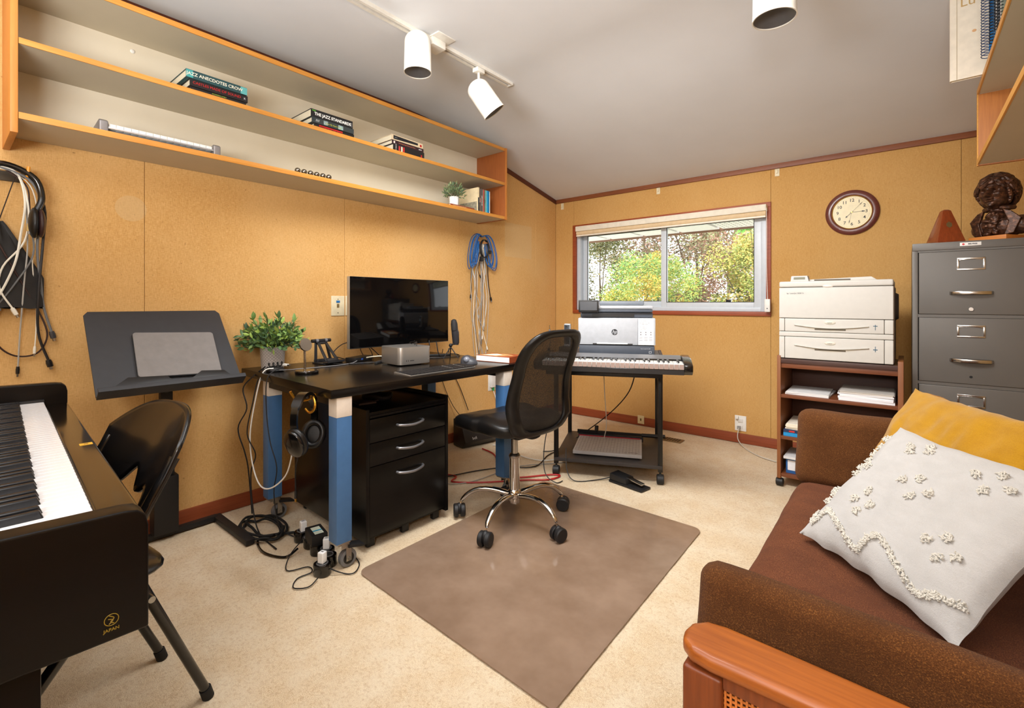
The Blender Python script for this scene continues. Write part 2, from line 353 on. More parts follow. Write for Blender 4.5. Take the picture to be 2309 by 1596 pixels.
for y,z in ((.42,.5),(.84,.465),(.91,.46),(1.96,.46),(2.02,.455)):
    MB().lathe([(0,.004),(.006,.004),(.009,.002),(.01,0)],n=14).build('screw_cap',WHT,s,loc=(.007,y,z+.01),rot=(0,pi/2,0))
zb=1.797+.022; zm=1.797+.295
def book(label,x0,x1,y0,y1,z0,th,cov,group=None,pages=(232,222,196),rz=0,flat=True,band=None):
    """closed book: spine towards +x; flat = lying, else standing with thickness along y"""
    b=thing('book',label,'book',((x0+x1)/2,(y0+y1)/2,z0),rz,group)
    hx,hy=(x1-x0)/2,(y1-y0)/2; c=P(cov,.45,var=.08)
    if flat:
        B(-hx,hx,-hy,hy,0,.0025).build('cover',c,b,bevel=.001); B(-hx,hx,-hy,hy,th-.0025,th).build('cover',c,b,bevel=.001)
        B(hx-.003,hx,-hy,hy,.0025,th-.0025).build('spine',c,b); B(-hx+.004,hx-.003,-hy+.004,hy-.004,.0025,th-.0025).build('page_block',P(pages,.85,stretch=(1,1,60),var=.1),b)
    else:
        B(-hx,hx,-hy,-hy+.0025,0,th).build('cover',c,b,bevel=.001); B(-hx,hx,hy-.0025,hy,0,th).build('cover',c,b,bevel=.001)
        B(hx-.003,hx,-hy+.0025,hy-.0025,0,th).build('spine',c,b,bevel=.001); B(-hx+.004,hx-.003,-hy+.0025,hy-.0025,.004,th-.004).build('page_block',P(pages,.85,stretch=(1,60,1),var=.1),b)
    b['_']=0; del b['_']; return b,hx,hy
def spinetext(b,hx,s_,size,y,z,col,bold=0,align='CENTER',vert=False,wx=1):
    return text(s_,size,b,'lettering',P(col,.5),(hx+.0004,y,z),(0,1,0) if not vert else (0,0,-1),(0,0,1) if not vert else (0,1,0),bold=bold,align=align,wx=wx)
# stack one
b,hx,hy=book('black music book at the bottom of the left stack on the middle shelf',-2.75,-2.545,.745,.985,zm,.030,(22,22,26))
spinetext(b,hx,'THE LOVE OF MELLOW HARMONY',.011,0,.014,(220,110,50)); spinetext(b,hx,'SOUNDING LATELY',.007,0,.024,(170,200,60))
b,hx,hy=book('black book with red title in the middle of the left stack on the shelf',-2.765,-2.54,.738,.99,zm+.030,.033,(28,24,26),rz=1)
spinetext(b,hx,'CASTLES MADE OF SOUND',.017,-.01,.017,(196,30,30)); spinetext(b,hx,'K',.014,.112,.016,(230,230,230))
b,hx,hy=book('teal hardcover Jazz Anecdotes book on top of the left stack',-2.76,-2.535,.722,.985,zm+.063,.038,(38,74,78),rz=1)
spinetext(b,hx+.0006,'JAZZ ANECDOTES CROW',.0205,-.010,.019,(236,232,214),bold=.0003); 
B(hx,hx+.0006,-hy+.0,-hy+.028,.002,.036).build('spine_band',P((70,160,160),.5),b); B(hx,hx+.0006,hy-.03,hy,.002,.036).build('spine_band',P((96,176,176),.5),b)
# stack two
b,hx,hy=book('black hardcover with red print at the bottom of the middle stack on the shelf',-2.76,-2.545,1.34,1.59,zm,.034,(20,19,20))
B(hx,hx+.0006,-hy+.03,hy-.075,.006,.03).build('spine_band',P((190,26,26),.5),b); spinetext(b,hx+.0006,'AMERICAN POPULAR SONG',.012,-.022,.018,(30,10,10),bold=.0004)
b,hx,hy=book('grey-black illustrated biography in the middle of the centre stack on the shelf',-2.77,-2.54,1.325,1.585,zm+.034,.030,(52,60,62))
spinetext(b,hx,'Bill',.018,-.098,.015,(190,196,196),shear=.3) if False else text('Bill',.018,b,'lettering',P((190,196,196)),(hx+.0004,-.098,.015),(0,1,0),(0,0,1),shear=.3)
text('How My Heart Sings',.012,b,'lettering',P((190,200,60)),(hx+.0004,0,.013),(0,1,0),(0,0,1),shear=.3); B(hx,hx+.0005,-.06,-.035,.004,.026).build('spine_picture',P((150,170,170),.5,var=.5,sc=120),b); B(hx,hx+.0005,.03,.06,.004,.026).build('spine_picture',P((160,186,186),.5,var=.5,sc=120),b)
b,hx,hy=book('black hardcover The Jazz Standards on top of the middle stack',-2.78,-2.54,1.32,1.578,zm+.064,.044,(26,26,28))
spinetext(b,hx,'THE JAZZ STANDARDS',.0235,.004,.02,(244,244,240),bold=.0007,wx=.93); spinetext(b,hx,'GIOIA',.008,-.112,.036,(110,200,60),bold=.0003); spinetext(b,hx,'OXFORD',.006,.122,.02,(160,160,160),vert=True)
# stack three
b,hx,hy=book('thick black paperback with red and white blocks under the right stack',-2.74,-2.535,1.865,2.12,zm,.052,(28,26,26))
for i,(a,cc) in enumerate(((-.085,(200,60,60)),(-.066,(226,214,190)),(-.05,(190,40,40)))): B(hx,hx+.0006,a,a+.012,.008,.046).build('spine_band',P(cc,.5,var=.4,sc=150),b)
spinetext(b,hx,'ALFRED APPEL',.009,-.106,.026,(220,220,220),vert=True); B(hx,hx+.0006,.098,.108,.012,.03).build('spine_mark',P((190,30,40)),b)
b,hx,hy=book('dark maroon paperback in the right stack beneath the cream book',-2.77,-2.54,1.86,2.118,zm+.052,.026,(50,26,34))
B(hx,hx+.0006,-.118,-.106,.006,.02).build('spine_mark',P((230,220,214)),b); text('The Making of Jazz History and Culture',.0085,b,'lettering',P((196,120,80)),(hx+.0004,-.01,.014),(0,1,0),(0,0,1)); spinetext(b,hx,'SMITH',.009,.1,.013,(220,220,220),bold=.0003)
b,hx,hy=book('cream book with black spine label and red dot on the right stack',-2.775,-2.54,1.855,2.112,zm+.078,.034,(222,202,168),rz=.5)
MB().prism([(-.115,.006),(.085,.012),(.085,.026),(-.115,.03)],hx,hx+.0006,'x').build('spine_label',P((30,32,36)),b); MB().cyl((hx,.11,.015),(hx+.0008,.11,.015),.0085).build('red_dot',P((180,30,30)),b); spinetext(b,hx+.0006,'pelican',.008,-.095,.018,(150,150,150))
# lower shelf: small keyboard
k=thing('mini_keyboard','small silver piano keyboard with white keys on the lower shelf','keyboard',(-2.62,.648,zb))
SIL=P((150,146,146),.35,.5)
for y in (-.225,.195):
    MB().prism([(-.13,0),(-.1,.045),(.055,.062),(.07,.055),(.07,0)],y,y+.03,'y').build('end_cap',SIL,k,bevel=.006,seg=3)
MB().prism([(-.12,0),(-.1,.04),(-.03,.04),(-.03,.02),(.06,.02),(.06,0)],-.195,.195,'y').build('case',P((90,88,90),.4),k)
B(.064,.069,-.195,.195,.026,.034).build('front_rail',P((200,200,204),.25,.7),k,bevel=.001)
kw=B(-.03,.055,-.0123,.0123,.028,.050).build('white_key',P((244,243,238),.35),k,bevel=.0012); kw.location=(0,-.18,0)
for i in range(1,15): linked('white_key',kw.data,k,(0,-.18+i*.0257,0))
kb=B(-.03,.02,-.006,.006,.05,.06).build('black_key',BLK,k,bevel=.001); kb.location=(0,-.167,0)
for i in range(1,14):
    if i%7 not in (2,6): linked('black_key',kb.data,k,(0,-.167+i*.0257,0))
# sleigh bells
k=thing('sleigh_bells','row of six small silver sleigh bells on a strap on the lower shelf','bell',(-2.53,1.33,zb))
B(-.012,.012,-.105,.11,0,.003).build('strap',BLKM,k)
for i in range(6):
    y=-.09+i*.036; bb=MB().ell((0,0,.016),(.0155,.0155,.0145),18).build('bell',P((150,142,130),.15,1,var=.1),k); bb.location=(0,y,0)
    B(-.013,.017,-.0012,.0012,.006,.009).build('bell_slot',BLK,bb)
# little plant on a book + standing books
b,hx,hy=book('thin brown book lying under the small white plant pot',-2.74,-2.53,2.36,2.605,zb,.02,(140,70,44)); spinetext(b,hx,'COLLECTED ESSAYS ON JAZZ',.010,-.03,.01,(225,190,150))
p=thing('small_potted_plant','small green artificial plant in ribbed white pot on the lower shelf','plant',(-2.585,2.445,zb+.02))
mb=MB(); n=40
for j,(r,z) in enumerate([(.026,0),(.030,.004),(.0325,.05),(.0325,.068),(.0275,.068),(.026,.055)]):
    pass
def ribpot(prof,n=80,rib=.0012,ribs=20):
    q=MB(); vs=[];fs=[]
    for r,z in prof: vs+=[((r+rib*cos(ribs*2*pi*j/n))*cos(2*pi*j/n),(r+rib*cos(ribs*2*pi*j/n))*sin(2*pi*j/n),z) for j in range(n)]
    for i in range(len(prof)-1):
        for j in range(n): fs.append((i*n+j,i*n+(j+1)%n,(i+1)*n+(j+1)%n,(i+1)*n+j))
    fs.append(tuple(range(n))[::-1]); fs.append(tuple((len(prof)-1)*n+j for j in range(n))); return q.add(vs,fs)
ribpot([(.026,0),(.03,.004),(.0325,.05),(.0325,.066),(.03,.068),(.0275,.062)]).build('pot',P((232,232,230),.4),p)
def leafmesh(L_,w,bend=.15):
    """pointed leaf along +z, faces +y, slightly folded"""
    q=MB(); prof=[(0,.12),(.25,.8),(.5,1),(.75,.65),(1,.02)]; vs=[]
    for t,ww in prof:
        z=t*L_; y=bend*L_*t*t
        vs+=[(-w*ww/2,y+.12*w*ww,z),(0,y,z),(w*ww/2,y+.12*w*ww,z)]
    fs=[]
    for i in range(4):
        for j in range(2): fs.append((i*3+j,i*3+j+1,(i+1)*3+j+1,(i+1)*3+j))
    return q.add(vs,fs)
def foliage_joined(rx,rz,h0,n,L_,w,mats,par,name='foliage',seed=1,squash=1):
    rnd=random.Random(seed); q=MB(); lm=leafmesh(L_,w)
    for i in range(n):
        th=rnd.uniform(0,2*pi); ph=math.acos(rnd.uniform(-.25,1)); r=rnd.uniform(.25,1)**.6
        c=Vector((rx*r*sin(ph)*cos(th),rx*r*sin(ph)*sin(th)*squash,h0+rz*r*cos(ph)))
        d=Vector((sin(ph)*cos(th),sin(ph)*sin(th),cos(ph)+.5))+Vector([rnd.uniform(-.8,.8) for _ in range(3)])
        Mx=Matrix.Translation(c)@d.to_track_quat('Z','Y').to_matrix().to_4x4()@Matrix.Rotation(rnd.uniform(0,6),4,'Z')@Matrix.Scale(rnd.uniform(.7,1.2),4)
        q.m=rnd.randrange(len(mats)); q.add(lm.v,lm.f,Mx)
    return q.build(name,mats,par,smooth=False)
G1=P((112,134,96),.6,var=.3); G2=P((150,164,112),.6,var=.2); G3=P((84,108,80),.6,var=.3)
foliage_joined(.078,.082,.085,420,.024,.009,[G1,G2,G3],p,seed=3)['kind']='stuff'
q=MB()
for i in range(14):
    a=i*2.4; q.tube([(0,0,.06),(.03*cos(a),.03*sin(a),.1),(.06*cos(a),.06*sin(a),.12+.02*(i%3))],.0012,5)
q.build('stem',P((90,84,50),.7),p)
vb=[(.018,.190,(228,210,170),'cream','thick cream book leaning at the left of the upright row'),(.011,.186,(60,46,40),'','dark brown book second in the upright row'),(.010,.184,(120,112,104),'','grey spotted book in the upright row on the lower shelf'),(.012,.184,(66,60,64),'','charcoal book with white spine title in the upright row'),(.012,.184,(148,128,110),'','taupe book left of the red book in the upright row'),(.011,.184,(186,24,28),'','red book in the upright row on the lower shelf'),(.011,.184,(40,150,120),'','green book right of the red one in the upright row'),(.008,.182,(170,164,158),'','thin pale grey book between green and turquoise ones'),(.015,.182,(24,164,200),'','turquoise book near the right end of the row'),(.020,.182,(16,120,172),'','blue book right of the turquoise one in the row'),(.006,.180,(240,238,226),'','thin white book at the right end of the row')]
y=2.668
for i,(w_,h_,c_,_,lab) in enumerate(vb):
    b,hx,hy=book(lab,-2.765,-2.555,y,y+w_,zb,h_*1.04,c_,'books standing on the lower shelf',flat=False)
    if i in (1,2,3,5,6): text(['','SWING','COLE','JAZZ AND BLUES','','RED HOT','REAL'][i],.010,b,'lettering',P([(0,0,0),(230,210,200),(230,90,60),(236,236,230),(0,0,0),(60,6,8),(10,60,50)][i]),(hx+.0004,0,.1),(0,0,-1),(0,1,0))
    if i==0:
        B(hx,hx+.0005,-hy+.002,hy-.002,.01,.12).build('spine_picture',P((56,62,66),.5,var=.5,sc=60),b)
        B(-hx+.01,hx-.01,-hy-.0004,-hy,.02,.09).build('cover_picture',P((150,144,124),.6,var=.35,sc=60),b)
    y+=w_+.0006
# ================= wall plates, hooks, cables
def plate(name,label,cat,loc,w_,h_,mat,ax='x'):
    t_=thing(name,label,cat,loc)
    if ax=='x': B(0,.006,-w_/2,w_/2,-h_/2,h_/2).build('plate',mat,t_,bevel=.0025,seg=2)
    else: B(-w_/2,w_/2,-.006,0,-h_/2,h_/2).build('plate',mat,t_,bevel=.0025)
    return t_
ALM=P((226,214,180),.45)
t_=plate('wall_plate','almond wall plate with blue data port left of the monitor','wall plate',(XL,1.642,1.102),.092,.128,ALM)
B(.006,.009,-.012,.012,.02,.034).build('blue_port',P((40,110,170)),t_); B(.006,.008,-.008,.008,-.012,.012).build('socket',P((120,100,60)),t_); 
for z in (.042,-.045): MB().cyl((.006,0,z),(.0075,0,z),.003).build('screw',P((110,100,80),.4,.8),t_)
t_=plate('wall_plate','plain almond wall plate half hidden behind the monitor','wall plate',(XL,1.74,1.102),.088,.128,ALM); MB().cyl((.006,0,.03),(.0075,0,.03),.003).build('screw',P((110,100,80),.4,.8),t_)
t_=plate('wall_jack','white wall jack box below the desk beside the blue leg','wall jack',(XL,3.122,.425),.1,.150,WHT)
B(.006,.03,-.03,.034,-.045,.07).build('cover',P((232,232,230),.45),t_,bevel=.004); B(.012,.024,-.006,.006,-.075,-.045).build('green_plug',P((40,170,90)),t_)
cable([(.018,0,-.075),(.03,.02,-.15),(.03,.05,-.28),(.05,.02,-.36)],.004,WHT,t_,'cord')
def hook(label,y,z,w_=.12,col=(240,160,30)):
    t_=thing('wall_hook',label,'hook',(XL,y,z)); B(0,.012,-w_/2,w_/2,-.02,.02).build('base',P((70,62,50),.4,.5),t_,bevel=.003)
    for s_ in (-1,1): cable([(.01,s_*w_/2*.9,-.012),(.05,s_*w_/2*.9,-.022),(.085,s_*w_/2*.95,.0),(.092,s_*w_/2,.035)],.0055,P(col,.4),t_,'prong',n=8)
    return t_
hook('orange pronged hook rack holding headphones and cables beside the shelf',.17,1.635,.13)
# black drawstring bag
bg_=thing('drawstring_bag','black drawstring bag hanging from the left hook rack','bag',(-2.79,.155,1.37))
def bagf(u,v):
    w_=(.012+.118*min(1,(1-v)*1.55))*(1 if v<.98 else .8); a=u*2*pi
    return (.018*sin(a)*(.45+.55*(1-v))+.006*noise.noise(Vector((u*9,v*2,3))), -.03*0+w_*cos(a)+.004*sin(9*a)*(v), -.27+.345*v*1.0+.004*sin(6*a))
MB().grid(bagf,48,24,closeu=True).build('pouch',P((20,19,19),.55,bp=.3,bsc=60),bg_)
MB().grid(lambda u,v:(.016*sin(u*2*pi)*v,.128*cos(u*2*pi)*v,-.27),24,4,closeu=True).build('bottom',P((20,19,19),.55),bg_)
for s_ in (-1,1): MB().tube([(.01,0,.075),(.03,s_*.045,.262)],.0018,6).build('drawstring',P((40,26,22),.7),bg_)
# headphones on left hook
h=thing('headphones','black over-ear headphones hanging from the left hook rack','headphones',(-2.735,.165,1.60))
cable([(.01,.088,-.115),(0,.108,-.05),(0,.085,.03),(0,0,.068),(0,-.07,.035),(0,-.1,-.07)],.012,BLKG,h,'headband',n=10)
for s_ in (-1,1):
    MB().ell((0,0,0),(.048,.018,.062),24).build('ear_cushion',BLK,h,loc=(0.01,s_*.085,-.155))
    MB().ell((0,0,0),(.045,.014,.058),24).build('ear_cup',P((52,30,28),.4),h,loc=(.01,s_*.105,-.155))
cols={'w':(232,228,214),'g':(110,112,114),'k':(26,24,26),'b':(52,30,28),'l':(176,174,168),'u':(38,104,176)}
def hang(label,pts,c,r=.0032,x=-2.78,plug=None,group=None,plugc=None):
    """cable in the y-z plane of the left wall"""
    X_=[x+.012*sin(i*1.9) if len(p)==2 else p[2] for i,p in enumerate(pts)]
    P3=[Vector((X_[i],p[0],p[1])) for i,p in enumerate(pts)]; o=P3[0]
    t_=thing('cable',label,'cable',o,0,group)
    cable([p-o for p in P3],r,P(cols[c],.5),t_,'cord')
    d=(P3[-1]-P3[-2]).normalized(); e=P3[-1]-o
    if plug!=0: MB().tube([e,e+d*.012,e+d*.03],[r*1.8,r*2.3,r*2.1],8).build('plug',P(plugc or cols[c],.4),t_); MB().tube([e+d*.03,e+d*.042],r*1.3,6).build('connector',STEEL,t_)
    return t_
hx_=-2.735
hang('thick white cable with flat plug crossing the black bag',[(.13,1.655,hx_),(.2,1.64,hx_),(.225,1.53,hx_),(.215,1.40,-2.76),(.20,1.29,-2.75),(.17,1.19,-2.75),(.14,1.12,-2.75)],'w',.0042)
hang('cream cable with small white plug beside the thick white one',[(.13,1.65,hx_),(.205,1.63,hx_),(.235,1.5,hx_),(.225,1.37,-2.76),(.165,1.265,-2.75),(.155,1.18,-2.75),(.19,1.10,-2.75)],'w',.0034)
hang('silver braided cable hanging straight to a black tip',[(.14,1.655,hx_),(.215,1.61,hx_),(.235,1.38,-2.77),(.225,1.2,-2.77),(.215,1.0,-2.79),(.21,.86,-2.8)],'l',.0028,plugc=(20,20,20))
hang('grey cable ending in a charcoal plug at the right of the left bundle',[(.13,1.66,hx_),(.235,1.62,hx_),(.275,1.52,-2.76),(.262,1.35,-2.76),(.275,1.2,-2.78),(.285,1.1,-2.79),(.308,1.0,-2.79)],'g',.0045,plugc=(60,60,64))
hang('long black cable ending in a black plug at the right of the left bundle',[(.13,1.665,hx_),(.225,1.645,hx_),(.282,1.52,-2.755),(.28,1.37,-2.77),(.268,1.18,-2.77),(.268,1.0,-2.79),(.298,.88,-2.79)],'k',.0048)
hang('dark brown looped cable hanging lowest in the left bundle',[(.10,1.49,-2.75),(.16,1.34,-2.76),(.22,1.2,-2.775),(.275,1.07,-2.79),(.295,.98,-2.79),(.265,.91,-2.8),(.2,.905,-2.8),(.15,.96,-2.79),(.145,1.05,-2.78),(.16,1.11,-2.78)],'b',.0032,plugc=(190,190,186))
hang('thin white cable with twin white plugs behind the long black one',[(.15,1.66,hx_),(.24,1.6,-2.75),(.265,1.45,-2.77),(.25,1.3,-2.78),(.262,1.12,-2.79),(.262,1.02,-2.79),(.258,.94,-2.79)],'w',.0022)
hang('grey cable crossing from the right ear cup down to the left edge',[(.24,1.45,-2.75),(.25,1.32,-2.75),(.2,1.2,-2.76),(.14,1.09,-2.78),(.11,1.03,-2.79)],'g',.003)
hang('thin dark cable with a gold jack beside the left headphones',[(.15,1.66,hx_),(.225,1.6,-2.74),(.238,1.52,-2.74),(.236,1.44,-2.735)],'b',.0028,plugc=(190,160,90))
hang('thin grey cable at the far left crossing the black bag',[(.09,1.40,-2.75),(.12,1.27,-2.755),(.15,1.15,-2.77),(.16,1.09,-2.78)],'g',.0024,plug=0)
# right-hand bundle near monitor
hk=thing('wall_hook','small orange hook holding the blue cable coil','hook',(XL,2.96,1.64)); MB().cyl((0,0,-.01),(.008,0,-.01),.02).build('base',P((200,120,40),.4),hk)
cable([(.005,-.025,-.012),(.05,-.03,-.014),(.075,0,-.012),(.05,.05,-.008),(.02,.04,-.004)],.004,P((236,150,40),.4),hk,'prong',n=8)
t_=thing('blue_cable_coil','coiled blue network cable draped over the right hook','cable',(-2.775,2.945,1.66)); rnd=random.Random(5)
for i in range(7):
    a=rnd.uniform(-.012,.012); L1=.17+.03*i*.5+rnd.uniform(-.02,.03); sp=.066+.013*i
    for s_ in (-1,1):
        cable([(a,0,.02),(a+.01,s_*sp*.5,.028+.002*i),(a+.012,s_*sp,-.02),(a+.006,s_*(sp+.028)+.02*(s_>0),-L1*.65),(a,s_*(sp+.012)+.02*(s_>0),-L1),(a-.005,s_*(sp-.02),-L1*.9),(a-.006,s_*sp*.4,-.02)],.0032,P((34,104,176) if i%3 else (22,76,140),.45),t_,'loop')
t_=thing('black_cable_ring','black cable tied in a ring below the right hook','cable',(-2.76,2.955,1.60))
for i in range(4): MB().tube([(.003*i,.05*cos(a)+.003*i,.075*sin(a)-.02) for a in [j*pi/12 for j in range(24)]],.0034,7,close=True).build('loop',BLKM,t_)
B(-.005,.02,-.05,-.02,-.13,-.09).build('plug',BLKM,t_,bevel=.004); B(-.005,.02,.05,.08,-.06,-.03).build('plug',BLKM,t_,bevel=.004)
GL='thin grey and white cables hanging in the bundle above the book'
specs=[(2.87,.90,'l','pale cable ending highest on the left of the hanging bundle'),(2.885,.70,'w','leftmost white cable reaching down to the desk in the bundle'),(2.895,.66,'l','pale cable reaching lowest at the left of the bundle'),(2.905,.72,'g','grey cable reaching nearly to the desk left in the bundle'),(2.92,1.02,'l','short pale cable ending level with the screen top in the bundle'),(2.93,.69,'w','white cable down the middle of the bundle to the desk'),(2.945,.665,'l','pale cable down the middle of the bundle ending lowest'),(2.955,.68,'l','pale cable just right of the middle of the bundle'),(2.965,.84,'w','white cable ending halfway down on the right of the bundle'),(2.975,.95,'l','short pale cable at the right of the hanging bundle'),(2.985,.75,'w','outer right white cable with a small plug above the book'),(2.995,.70,'l','rightmost pale cable reaching down to the book'),(2.95,.80,'g','grey cable ending midway in the centre of the bundle'),(2.935,.92,'l','pale cable ending at mid height in the centre of the bundle')]
for i,(y,zz,c_,lab_) in enumerate(specs):
    rnd=random.Random(i+40); n=7; zt_=1.60; pts=[(2.955+rnd.uniform(-.02,.02),1.63,-2.765)]
    for j in range(1,n):
        f=j/(n-1); pts.append((y+(rnd.uniform(-.022,.022)+ (y-2.94)*.6*sin(f*3)), zt_+(zz-zt_)*f*1.0 if j<n-1 else zz,-2.80+rnd.uniform(0,.03)))
    hang(lab_,pts,c_,.0026,group='cables in the bundle right of the monitor')
hang('short thick black cable at the left of the right-hand bundle',[(2.93,1.62,-2.775),(2.87,1.52,-2.79),(2.845,1.36,-2.80),(2.845,1.24,-2.80),(2.842,1.19,-2.80)],'k',.0042)
hang('short thick black cable at the right of the right-hand bundle',[(2.97,1.62,-2.775),(3.03,1.5,-2.79),(3.05,1.36,-2.80),(3.065,1.25,-2.80),(3.085,1.17,-2.80)],'k',.0042)
hang('thin black cable with small plug in the right-hand bundle',[(2.95,1.6,-2.775),(2.92,1.48,-2.78),(2.915,1.40,-2.79),(2.935,1.36,-2.79)],'k',.0024)
# ================= track lights
TRK=P((228,224,214),.45); t_=thing('track_rail','off-white lighting track running along the left of the ceiling','track',(-1.965,1.0,2.535))
MB().prism([(-.024,0),(-.024,-.02),(-.008,-.02),(-.008,-.008),(.008,-.008),(.008,-.02),(.024,-.02),(.024,0)],-2.2,1.345,'y').build('rail',TRK,t_,smooth=False)
B(-.024,.024,1.345,1.352,-.021,0).build('end_cap',TRK,t_); B(-.006,.006,-2.2,1.34,-.0095,-.0085).build('conductor',P((120,84,50),.4),t_)
B(-.035,.095,.66,.78,-.006,0).build('canopy_plate',TRK,t_,bevel=.002); B(-.035,.045,.665,.755,-.048,-.006).build('feed_box',TRK,t_,bevel=.003)
def spot(label,loc,rx,ry,L_=.2,r=.068,stem=.08,group='ceiling spotlights'):
    t_=thing('spotlight',label,'spotlight',loc); B(-.022,.022,-.03,.03,-.045,-.02).build('adapter',TRK,t_,bevel=.003)
    MB().cyl((0,0,-.045),(0,0,-.045-stem),.008).build('stem',TRK,t_)
    h=thing('head',None,None,(0,0,-.045-stem)); h.parent=t_; h.rotation_euler=(radians(rx),radians(ry),0); 
    prof=[(.004,.055)]+[(r*sin(a),.0+.058*cos(a)) for a in [i*pi/2/8 for i in range(1,9)]]+[(r*1.03,-L_+.07),(r*1.06,-L_+.058),(r*1.0,-L_+.058),(r*.96,-L_+.075),(r*.9,-.02)]
    MB().lathe(prof,n=40,cap=False).build('lamp_shade',P((236,232,222),.35),h); MB().lathe([(.001,-L_+.10),(r*.5,-L_+.085),(r*.99,-L_+.062)],n=32,cap=False).build('reflector',P((84,82,82),.5),h)
    return t_
spot('white cylinder spotlight hanging beside the feed box of the left track',(-1.965,1.60,2.535),0,0,.215,stem=.012)
spot('white spotlight tilted on a stem near the end of the left track',(-1.965,2.06,2.535),30,-24,.215,stem=.10)
t_=thing('track_rail','off-white lighting track above the sofa side of the ceiling','track',(-.39,1.0,2.535)); MB().prism([(-.024,0),(-.024,-.02),(.024,-.02),(.024,0)],-2.2,1.15,'y').build('rail',TRK,t_,smooth=False)
spot('white cylinder spotlight at the top edge above the clock',(-.385,2.02,2.535),0,0,.225,.072,stem=.13)
# ================= back wall bits
ck=thing('wall_clock','oval-looking round wooden wall clock with cream dial on the window wall','clock',(-.296,YB,1.757))
MB().lathe([(.001,0),(.157,0),(.157,.012),(.15,.02),(.128,.026),(.116,.022),(.112,.016),(.001,.016)],n=64,M=Matrix.Rotation(pi/2,4,'X')).build('rim',wood('clock_wood',(88,40,34),(116,60,50),0,.35,coat=.3),ck)
MB().tube([(.1145*cos(a),-.022,.1145*sin(a)) for a in [i*pi/32 for i in range(64)]],.0025,8,close=True).build('brass_ring',P((214,180,90),.2,1),ck)
MB().cyl((0,-.0165,0),(0,-.018,0),.112,n=48).build('dial',P((240,226,184),.4),ck)
for i in range(1,13):
    a=pi/2-i*pi/6; text(str(i),.030,ck,'numeral',P((40,34,28)),(.083*cos(a),-.0184,.083*sin(a)),(1,0,0),(0,0,1),bold=.0004)
q=MB()
for i in range(60):
    a=i*pi/30; q.cyl((.102*cos(a),-.018,.102*sin(a)),(.102*cos(a),-.0186,.102*sin(a)),.0012,n=6)
q.build('minute_dots',P((60,50,40)),ck)
def hand(a,L_,w_,tail=.01,y=-.021):
    a=radians(a); d=Vector((sin(a),0,cos(a))); n=Vector((cos(a),0,-sin(a))); q=MB()
    pts=[d*-tail-n*w_*.4,d*-tail+n*w_*.4,d*L_*.7+n*w_*.4,d*L_*.78+n*w_*2,d*L_+n*0,d*L_*.78-n*w_*2,d*L_*.7-n*w_*.4]
    q.prism([(p.x,p.z) for p in pts],y,y-.0008,'y').build('hand',P((20,18,18),.4),ck)
hand(226,.052,.0025,y=-.0200); hand(89,.078,.0022,y=-.0212); hand(193,.08,.0009,y=-.0224); hand(43,.092,.0009,y=-.0236)
MB().cyl((0,-.018,0),(0,-.0255,0),.004).build('hub',P((200,170,90),.3,1),ck)
for i,(x,z) in enumerate(((-2.735,2.115),(-1.71,2.125),(-.765,2.125))):
    t_=thing('curtain_bracket',['small cream bracket under the trim in the room corner','small cream bracket under the trim above the window','small cream bracket under the trim right of the window'][i],'bracket',(x,YB,z))
    B(-.016,.016,-.004,0,-.032,.032).build('plate',ALM,t_,bevel=.002); B(-.006,.006,-.016,-.004,-.01,.014).build('tab',ALM,t_,bevel=.002)
t_=plate('power_outlet','white power outlet with plugged cords low on the window wall','outlet',(-1.026,YB,.155),.085,.122,WHT,'y')
for z in (.022,-.03): B(-.018,.018,-.012,-.006,z-.014,z+.014).build('receptacle',P((226,222,214),.4),t_,bevel=.003)
B(-.034,-.012,-.03,-.006,.035,.055).build('plug',WHT,t_,bevel=.003)
B(-.02,.004,-.032,-.012,-.044,-.02).build('plug',P((150,148,144)),t_,bevel=.003)
cable([(-.006,-.03,-.032),(.0,-.08,-.11),(.08,-.17,-.150),(.2,-.3,-.1495),(.32,-.36,-.1495)],.0035,P((190,186,176),.5),t_,'cord')
t_=plate('low_wall_jack','small beige jack plate just above the baseboard under the window','wall jack',(-1.868,YB,.055),.062,.075,P((222,206,160),.5),'y'); B(-.007,.007,-.009,-.006,-.01,.012).build('socket',P((120,100,50)),t_); t_.location.y=YB-.014
t_=thing('floor_vent','brown slotted floor vent in the carpet by the window wall','vent',(-1.52,3.83,.001),0); B(-.13,.13,-.05,.05,-.003,.004).build('frame',P((140,116,84),.4,.4),t_,bevel=.001)
for i in range(11): B(-.115+i*.021,-.103+i*.021,-.038,.038,.0035,.0046).build('slot',P((50,36,24),.6),t_)
